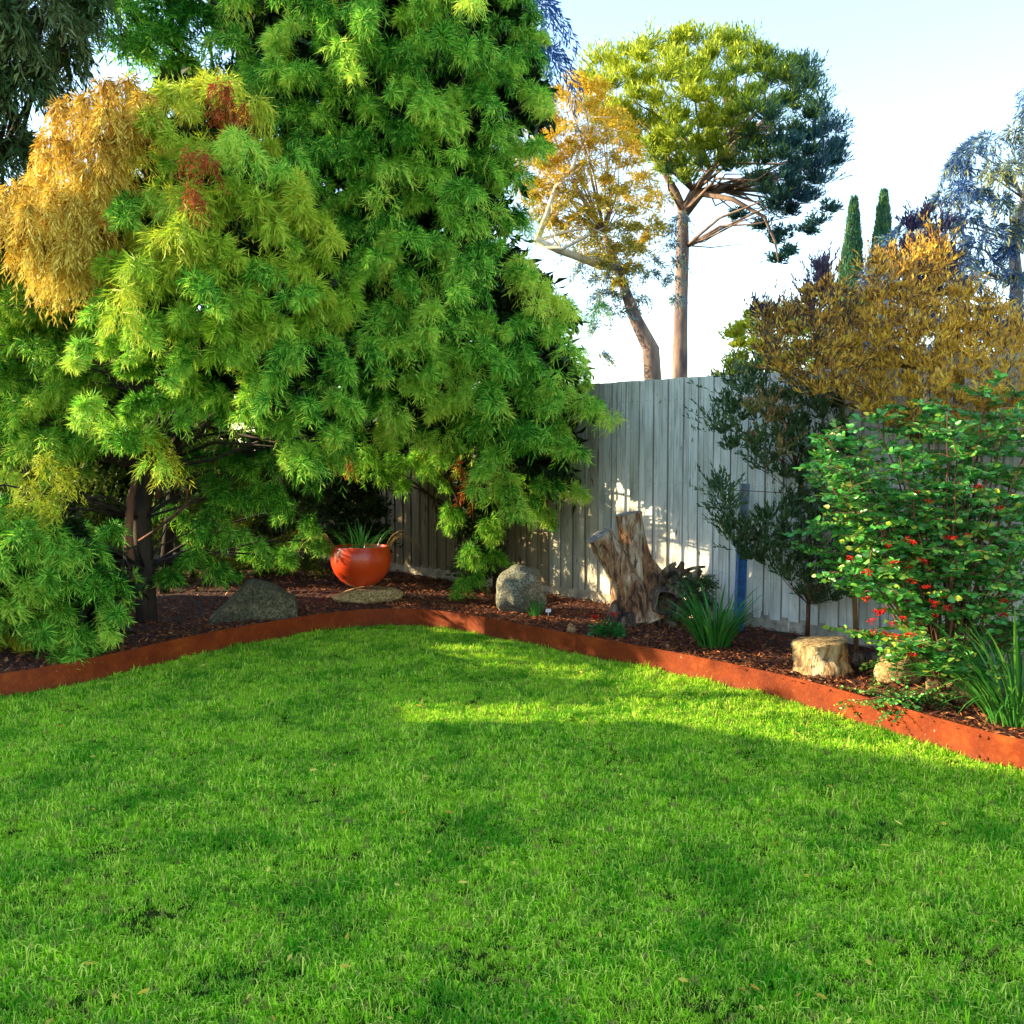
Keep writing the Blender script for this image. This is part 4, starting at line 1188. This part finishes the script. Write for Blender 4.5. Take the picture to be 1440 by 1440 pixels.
# low seedling shrub at its foot
b4 = G(1270, 990, BED_Z)
ends = [P(x, y, b4.y + rr.uniform(-.15, .2)) for x, y in [(1215, 985), (1240, 982), (1255, 990), (1300, 985), (1320, 992), (1270, 985), (1290, 975), (1330, 985)]]
sh4, pos, dirs, ln, w, ti = cane_shrub('low sprawling seedling with small oval leaves against the steel edging', b4, ends, 9, 110, 0.022, 'seedling')
foliage('foliage', (pos, dirs, ln, w, ti), M['leaf_oval'], sh4, 0.1, True)['kind'] = 'stuff'

# ================================================================== BED OBJECTS
def rock_mesh(name, size, seed, mat, cuts=10, rough=0.12, flat=None, sub=4):
    import bmesh
    bm = bmesh.new()
    bmesh.ops.create_icosphere(bm, subdivisions=sub, radius=1)
    r = random.Random(seed)
    planes = [(Vector((r.gauss(0, 1), r.gauss(0, 1), r.gauss(0, .8))).normalized(), r.uniform(.62, .92)) for _ in range(cuts)]
    if flat: planes += flat
    for v in bm.verts:
        for nrm, d in planes:
            k = v.co.dot(nrm)
            if k > d: v.co -= nrm * (k - d) * 0.92
        q = v.co * 2.1 + Vector((seed, 0, 0))
        v.co *= 1 + rough * noise.fractal(q, 1.0, 2.0, 4) 
        v.co = Vector((v.co.x * size[0], v.co.y * size[1], v.co.z * size[2]))
    me = bpy.data.meshes.new(name); bm.to_mesh(me); bm.free()
    me.polygons.foreach_set('use_smooth', [True] * len(me.polygons))
    me.materials.append(mat)
    return me
def rock(name, label, cat_, px, py, w, d, h, seed, mat, rz=0, cuts=10, rough=.12, flat=None, sink=0.25):
    p = G(px, py, BED_Z); p.y += d / 2
    p.x *= p.y / (p.y - d / 2)
    o = link(name, rock_mesh(name, (w / 2, d / 2, h / 2 * (1 + sink)), seed, mat, cuts, rough, flat))
    o.location = (p.x, p.y, BED_Z + h / 2 * (1 - sink)); o.rotation_euler = (0, 0, rz)
    return tag(o, label, cat_)
# wedge rock: built from its own profile
def wedge_rock():
    import bmesh
    prof = [(-0.36, 0.0), (-0.34, 0.05), (-0.16, 0.20), (-0.03, 0.335), (0.02, 0.35), (0.20, 0.27), (0.35, 0.20), (0.37, 0.12), (0.37, 0.0)]
    bm = bmesh.new()
    rings = []
    for j, (yy, s, dz) in enumerate([(-0.20, .80, -.05), (-0.17, .97, 0), (0.0, 1.0, 0.01), (0.2, .93, -.02), (0.26, .6, -.08)]):
        rings.append([bm.verts.new((x * s, yy + 0.25 * max(0, z), max(-.04, z * s + dz * (z > 0.02)) - .03)) for x, z in prof])
    for a_, b_ in zip(rings, rings[1:]):
        for i in range(len(prof) - 1): bm.faces.new((a_[i], b_[i], b_[i + 1], a_[i + 1]))
    bm.faces.new(rings[0]); bm.faces.new(rings[-1][::-1])
    bmesh.ops.triangulate(bm, faces=bm.faces[:])
    bmesh.ops.subdivide_edges(bm, edges=bm.edges[:], cuts=4, use_grid_fill=True)
    for v in bm.verts:
        n_ = noise.fractal(v.co * 6, 1.0, 2.0, 4) * 0.022
        v.co += Vector((n_, -n_, n_ * .8))
    me = bpy.data.meshes.new('wedge_rock'); bm.normal_update(); bm.to_mesh(me); bm.free()
    me.materials.append(M['rock_moss'])
    me.polygons.foreach_set('use_smooth', [True] * len(me.polygons))
    return me
p = G(340, 878, BED_Z)
o = link('rock', wedge_rock()); o.location = (p.x, p.y + 0.32, BED_Z); o.rotation_euler = (0, 0, rad(14))
tag(o, 'dark mossy wedge shaped rock against the left edging', 'rock')
rock('boulder', 'rounded lichen speckled granite boulder by the fence', 'rock', 733, 866, 0.47, 0.42, 0.41, 6, M['rock_lichen'], 0.4, 7, .12)
rock('rock_slab', 'flat mossy stone slab under the red pot', 'rock', 517, 851, 0.66, 0.5, 0.16, 9, M['rock_sand'], 0.1, 6, .10, [(Vector((0, 0, 1)), .55)])
rock('stone', 'small orange stone standing on the mulch by the edging', 'stone', 803, 892, 0.075, 0.05, 0.085, 14, M['rock_orange'], 0, 7, .15)
rock('sandstone_block', 'pale sandstone block right of the cut log', 'rock', 1262, 968, 0.30, 0.24, 0.20, 17, M['rock_sand'], 0.3, 9, .12)
rock('sandstone_block', 'sunlit sandstone lump under the flowering shrub', 'rock', 1350, 992, 0.36, 0.26, 0.20, 19, M['rock_sand'], -0.3, 9, .12)
rock('stone', 'small yellow stone beside the strappy plant at right', 'stone', 1372, 985, 0.10, 0.08, 0.06, 22, M['rock_orange'], -0.3, 9, .12)

# ---- red pot
def lathe(profile, n=48):
    mb = MB(); vs_ = []; fs = []
    for r, z in profile:
        for k in range(n):
            an = 2 * math.pi * k / n; vs_.append((r * math.cos(an), r * math.sin(an), z))
    for i in range(len(profile) - 1):
        for k in range(n):
            k2 = (k + 1) % n
            fs.append((i * n + k, i * n + k2, (i + 1) * n + k2, (i + 1) * n + k))
    mb.add(vs_, fs); return mb
YPOT = 9.28
pc = P(508, 823, YPOT); pz = pc.z
potT = thing('bowl_pot', 'glossy red orange bowl pot sitting on a flat stone slab', 'plant pot', (pc.x, YPOT, pz))
prof = [(0.001, 0.0), (0.10, 0.0), (0.145, 0.015), (0.20, 0.06), (0.25, 0.125), (0.275, 0.19), (0.283, 0.25), (0.275, 0.31), (0.266, 0.340), (0.258, 0.356), (0.257, 0.364), (0.253, 0.369), (0.248, 0.370), (0.242, 0.364), (0.24, 0.33), (0.001, 0.325)]
o = lathe(prof).build('bowl', M['pot'], None, True); o.parent = potT
mb = MB(); mb.add([(0.239 * math.cos(k * .2618), 0.239 * math.sin(k * .2618), .335 + .01 * math.sin(k * 3)) for k in range(24)], [tuple(range(24))])
o = mb.build('soil', M['soil']); o.parent = potT

def blade_mesh(L, W, arch, tint, mat, seg=7, twist=0.0):
    """strap leaf: grows up +Z, arches over towards +X"""
    V, Fc = [], []
    for i in range(seg + 1):
        s = i / seg
        an = arch * s
        x = L * (1 - math.cos(an)) / max(arch, .01) ; z = L * math.sin(an) / max(arch, .01)
        w = W * (1 - s ** 3) * (0.6 + 0.4 * min(1, s * 4)) / 2 + 0.0003
        ty = twist * s
        V += [(x - .25 * w, -w, z), (x + .3 * w, 0 + 0, z), (x - .25 * w, w, z)]
    for i in range(seg):
        a_ = i * 3
        Fc += [(a_, a_ + 1, a_ + 4, a_ + 3), (a_ + 1, a_ + 2, a_ + 5, a_ + 4)]
    me = bpy.data.meshes.new('blade'); me.from_pydata(V, [], Fc)
    at = me.attributes.new('tint', 'FLOAT', 'POINT'); at.data.foreach_set('value', [tint] * len(V))
    me.materials.append(mat)
    return me
def strap_plant(name, label, cat_, loc, n, L, W, arches, mat, seed, spread=0.05, tints=(.2, .9), tilt=0.35, sector=None, parent=None, partname='blade'):
    r = random.Random(seed)
    t = thing(name, label, cat_, loc) if parent is None else parent
    variants = [blade_mesh(L * r.uniform(.75, 1.1), W * r.uniform(.8, 1.2), r.uniform(*arches), r.uniform(*tints), mat) for _ in range(14)]
    for _ in range(n):
        an = r.uniform(0, 2 * math.pi) if sector is None else r.uniform(*sector)
        o = link(partname, variants[r.randrange(14)]); o.parent = t
        rr_ = spread * math.sqrt(r.random())
        o.location = (Vector(loc) - t.location) + Vector((math.cos(an) * rr_, math.sin(an) * rr_, -0.01))
        o.rotation_euler = (r.uniform(-.12, .12), r.uniform(0.02, tilt), an)
        s = r.uniform(.65, 1.1); o.scale = (s, s, s)
    return t
pp_ = Vector((pc.x, YPOT, pz + .33))
pl = strap_plant('strappy_plant', 'strappy plant growing in the red bowl pot with dry blades hanging over', 'plant', pp_, 46, .36, .012, (0.5, 1.6), M['strap'], 3, .15, (.0, .5), .5)
strap_plant('', '', '', pp_ + Vector((-.22, -.06, 0.03)), 16, .62, .010, (2.3, 2.9), M['strap_dry'], 4, .06, (.2, 1), .4, (rad(150), rad(235)), pl)
strap_plant('', '', '', pp_ + Vector((.22, -.02, 0.03)), 8, .58, .010, (2.3, 2.9), M['strap_dry'], 5, .06, (.0, .6), .4, (rad(-40), rad(40)), pl)

# ---- strappy clumps in the bed
strap_plant('strappy_plant', 'upright clump of dark green strap leaves right of the tree stump', 'plant', G(1005, 912, BED_Z), 130, .50, .017, (0.3, 1.3), M['strap'], 11, .11, (.15, .75), .45)
strap_plant('strappy_plant', 'small blue green iris clump in front of the round boulder', 'plant', G(753, 866, BED_Z), 34, .21, .013, (0.15, .7), M['strap'], 12, .05, (.1, .5), .3)
strap_plant('strappy_plant', 'large arching strappy clump at the right edge leaning over the steel', 'plant', G(1432, 1015, BED_Z), 200, .72, .015, (0.6, 2.0), M['strap'], 13, .14, (.1, .8), .6)
strap_plant('strappy_plant', 'fine grassy clump behind the cut sandstone at right', 'plant', G(1400, 955, BED_Z), 90, .45, .008, (0.8, 2.2), M['strap'], 14, .10, (.4, 1), .6)
o = None
# fern-like dark clump behind the strap plant
dk = [P(975, 840, 7.6), P(990, 825, 7.6), P(965, 825, 7.65), P(985, 850, 7.55), P(970, 860, 7.55)]
t = thing('small_bush', 'small dark round bush wedged between the stump and the upright strappy clump', 'bush', G(978, 872, BED_Z))
foliage('crown', puff_leaves(dk, [.12] * 5, [.4] * 5, twigs=60, per=9, leaf=.04, width=.01, droop=.1), M['leaf_olive'], t)
mb = MB(); q = G(978, 872, BED_Z); mb.tube([q - Vector((0, 0, .03)), q + Vector((0, 0, .1)), dk[0]], [.015, .012, .008], 6); mb.build('stem', M['bark_dark'], t)

# ---- red flowering bedding plant
q = G(855, 896, BED_Z)
t = thing('bedding_plant', 'small rounded plant with dark green leaves and two red flowers near the stump', 'plant', q)
r = np.random.default_rng(5); n = 260
d = unit(r.normal(size=(n, 3)) * np.array([1, 1, .5]) + np.array([0, 0, .3]))
B = np.array([tuple(q)]) + d * r.uniform(.02, .12, (n, 1)) * np.array([1.05, .9, .8]) + np.array([0, 0, .03])
foliage('leaves', (B, d, r.uniform(.03, .05, n), r.uniform(.014, .02, n), r.uniform(.0, .45, n)), M['leaf_oval'], t, .2, True)
for x, y in ((837, 868), (864, 864)):
    o = link('flower', fm[0]); o.parent = t; o.location = P(x, y, q.y - .02) - q; o.scale = (1.1,) * 3
mb = MB(); mb.tube([q - Vector((0, 0, .02)), q + Vector((0, 0, .09))], [.006, .003], 6); mb.build('stem', M['bark_dark'], t)

# ---- plant tag
q = G(771, 866, BED_Z)
t = thing('plant_tag', 'small white plant tag stuck in the mulch beside the boulder', 'tag', q)
mb = MB(); mb.box((q.x, q.y, q.z + .045), (.045, .003, .03), .1); mb.build('plate', M['white'], t)
mb = MB(); mb.box((q.x, q.y + .003, q.z + .015), (.008, .002, .06), .1); mb.build('stake', M['white'], t)

# ---- blue post
q = G(1036, 889, BED_Z)
t = thing('steel_post', 'blue painted steel post leaning against the fence behind the olive shrub', 'post', q)
top = P(1046, 680, q.y - .02); midp = q.lerp(top, .62)
def channel(a_, b_, w, d, mat, name):
    mb = MB(); ax = (b_ - a_).normalized(); sx = Vector((1, .25, 0)).normalized(); sy = ax.cross(sx).normalized()
    if sy.y > 0: sy = -sy
    prof = [(-w / 2, 0), (-w / 2, d), (-w / 2 + .006, d), (-w / 2 + .006, .006), (w / 2 - .006, .006), (w / 2 - .006, d), (w / 2, d), (w / 2, 0)]
    vs_ = [a_ + sx * x + sy * y for x, y in prof] + [b_ + sx * x + sy * y for x, y in prof]
    mb.add(vs_, [(i, (i + 1) % 8, 8 + (i + 1) % 8, 8 + i) for i in range(8)] + [tuple(range(8))[::-1], tuple(range(8, 16))])
    return mb.build(name, mat, t)
channel(q - Vector((0, 0, .05)), midp, .07, .04, M['blue_paint'], 'lower_section')
channel(midp - Vector((0, .006, 0)), top, .07, .03, M['grey_paint'], 'upper_section')

# ---- tree stump with two cut stubs
q = G(905, 880, BED_Z)
YS = q.y + .1
st = thing('tree_stump', 'weathered twin stemmed tree stump cut off beside the fence', 'tree stump', q)
def stub(path, radii, name, seed, rough=.25, hollow=False):
    pts = []
    n = 14
    P0 = [Vector(p) for p in path]
    sm = resample(P0, (P0[-1] - P0[0]).length / n)
    rs = np.interp(np.linspace(0, 1, len(sm)), np.linspace(0, 1, len(radii)), radii)
    mb = MB(); mb.tube(sm, list(rs), 28, cap=False, rough=rough, seed=seed)
    o = mb.build(name, M['deadwood'], st, True)
    # cut face with a raised rim and a sunken middle
    top_ring = [Vector(v) for v in mb.v[-28:]]
    c = sum(top_ring, Vector()) / 28
    ax = (sm[-1] - sm[-2]).normalized()
    cm = MB()
    r = random.Random(seed)
    rings = [top_ring, [v.lerp(c, .12) + ax * .006 for v in top_ring], [v.lerp(c, .45) + ax * r.uniform(-.004, .004) for v in top_ring], [v.lerp(c, .7) - ax * (.02 if hollow else .003) for v in top_ring]]
    vs_ = [v for rg in rings for v in rg] + [c - ax * (.05 if hollow else .0)]
    fs = []
    for i in range(3):
        for k in range(28):
            k2 = (k + 1) % 28; fs.append((i * 28 + k, i * 28 + k2, (i + 1) * 28 + k2, (i + 1) * 28 + k))
    for k in range(28): fs.append((84 + k, 84 + (k + 1) % 28, 112))
    cm.add(vs_, fs)
    cf = cm.build('cut_face', M['cutwood'], None)
    cf.parent = o
    cf.matrix_parent_inverse = (Matrix.Translation(st.location) @ Matrix.Identity(4)).inverted() if False else Matrix.Identity(4)
    cf.location = (0, 0, 0)
    return o
stub([P(892, 872, YS), P(885, 832, YS), P(868, 795, YS - .03), P(842, 752, YS - .08)], [.17, .135, .105, .10], 'stub', 3, .22, True)
stub([P(925, 872, YS + .05), P(908, 825, YS + .1), P(893, 775, YS + .1), P(884, 722, YS + .1)], [.22, .17, .115, .10], 'stub', 8, .25)
# split root mass at its foot
mb = MB()
r = random.Random(15)
for (x0, y0), (x1, y1), rr0, rr1 in [((905, 870), (870, 885), .10, .04), ((915, 850), (955, 805), .09, .04), ((920, 860), (985, 800), .07, .015), ((925, 850), (960, 790), .06, .012), ((930, 870), (990, 845), .07, .03), ((940, 820), (992, 797), .025, .006), ((915, 860), (945, 890), .10, .05), ((880, 860), (860, 872), .08, .03), ((935, 812), (975, 808), .03, .012), ((930, 825), (950, 792), .03, .01)]:
    a_ = P(x0, y0, YS + r.uniform(-.05, .1)); b_ = P(x1, y1, YS + r.uniform(-.2, .05))
    m_ = a_.lerp(b_, .5) + Vector((r.uniform(-.03, .03), r.uniform(-.04, .04), r.uniform(-.02, .04)))
    mb.tube(resample([a_, m_, b_], .04), list(np.linspace(rr0 * 1.25, rr1 * 1.5, len(resample([a_, m_, b_], .04)))), 14, rough=.55, seed=x0 * .1)
o = mb.build('root', M['rootwood'], st, True)
mb = MB()
mb.tube([P(926, 843, YS - .02), P(932, 847, YS - .14), P(938, 850, YS - .26)], [.085, .09, .088], 20, cap=False, rough=.3, seed=4)
mb.tube([P(938, 850, YS - .26), P(936, 849, YS - .2), P(932, 848, YS - .1)], [.087, .055, .04], 20, cap=False, rough=.3, seed=4)
mb.build('hollow_branch', M['rootwood'], st, True)

# ---- cut log near the edging
q = G(1165, 955, BED_Z)
lg = thing('cut_log', 'short pale split log section standing on the mulch near the edging', 'log', (q.x, q.y + .14, BED_Z))
mb = MB(); c = Vector((q.x, q.y + .14, BED_Z))
path = [c + Vector((0, 0, -.03)), c + Vector((.003, 0, .05)), c + Vector((0, 0, .10)), c + Vector((-.01, 0, .15)), c + Vector((-.015, 0, .205))]
sm = resample(path, .02)
rs = list(np.interp(np.linspace(0, 1, len(sm)), [0, .3, .7, 1], [.175, .168, .160, .158]))
mb.tube(sm, rs, 36, cap=False, rough=.32, seed=27)
ringv = [Vector(v) for v in mb.v[-36:]]
mb.build('log', M['logwood'], lg, True)
cm = MB(); cc_ = sum(ringv, Vector()) / 36
rings = [ringv, [v.lerp(cc_, .08) + Vector((0, 0, .006)) for v in ringv], [v.lerp(cc_, .5) + Vector((0, 0, .010)) for v in ringv]]
cm.add([v for rg in rings for v in rg] + [cc_ + Vector((0, 0, .006))], [(i * 36 + k, i * 36 + (k + 1) % 36, (i + 1) * 36 + (k + 1) % 36, (i + 1) * 36 + k) for i in range(2) for k in range(36)] + [(72 + k, 72 + (k + 1) % 36, 108) for k in range(36)])
cm.build('cut_face', M['rock_sand'], lg)
# fallen dark branch beside it
t = MB(); t.tube([P(1205, 925, 6.4), P(1215, 935, 6.2), P(1235, 930, 6.15), P(1250, 940, 6.0)], [.03, .05, .045, .02], 12, rough=.6, seed=3)
tag(t.build('fallen_branch', M['rootwood'], None, True), 'short dark fallen branch between the log and the sandstone block', 'branch')

# ================================================================== added casters out of frame that shade the lawn
shade_house = thing('shade_house', 'added unseen cream building left of the lawn, shaped to shade it', 'shade_house', (-9.5, 0, 0))
mb = MB(); mb.box((-11, -0.65, 1.25), (6, 13.3, 2.5)); mb.build('wall', M['render'], shade_house)
mb = MB()
x0, x1, y0, y1 = -14.5, -7.5, -7.8, 6.6  # unseen roof, its end shaped to cut the sun streak on the lawn
mb.add([(x0, y0, 2.5), (x1, y0, 2.5), (x1, y1, 2.5), (x0, y1, 2.5), (-11, y0 + 1.5, 4.6), (-11, y1 - 1.1, 4.6)], [(0, 1, 4), (1, 2, 5, 4), (2, 3, 5), (3, 0, 4, 5), (0, 3, 2, 1)])
mb.build('roof', M['tile'], shade_house)

# unseen paling fence, added to shade the left part of the lawn
side = thing('shade_fence', 'added unseen paling fence left of the lawn, placed to shade it', 'fence', (-6.6, 3.0, 0))
for i in range(74):
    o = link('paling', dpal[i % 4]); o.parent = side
    o.location = (0.016 * (i % 2), i * 0.095, 0.0); o.rotation_euler = (0, 0, rad(90)); o.scale = (1, 1, 0.95)

# fallen leaves and dry clippings lying on the lawn
n = 150
r = np.random.default_rng(77)
yy = 2.4 + 5.6 * r.random(n) ** 1.3
xx = r.uniform(-0.52, 0.52, n) * yy
ok = np.array([min((p.y for p in EL if abs(p.x - x) < 0.1), default=9) - 0.1 > y for x, y in zip(xx, yy)])
xx, yy = xx[ok], yy[ok]; n = len(xx)
an = r.uniform(0, 6.28, n)
me = leaf_mesh('fallen_leaves', np.stack([xx, yy, 0.032 + r.uniform(0, .012, n)], 1), unit(np.stack([np.cos(an), np.sin(an), r.normal(0, .2, n)], 1)),
               r.uniform(.015, .045, n), r.uniform(.006, .014, n), r.uniform(0.3, 1, n), M['leaf_dead'], 0.05, True)
tag(link('fallen_leaves', me), 'few small tan fallen leaves scattered over the lawn', 'leaves', kind='stuff')
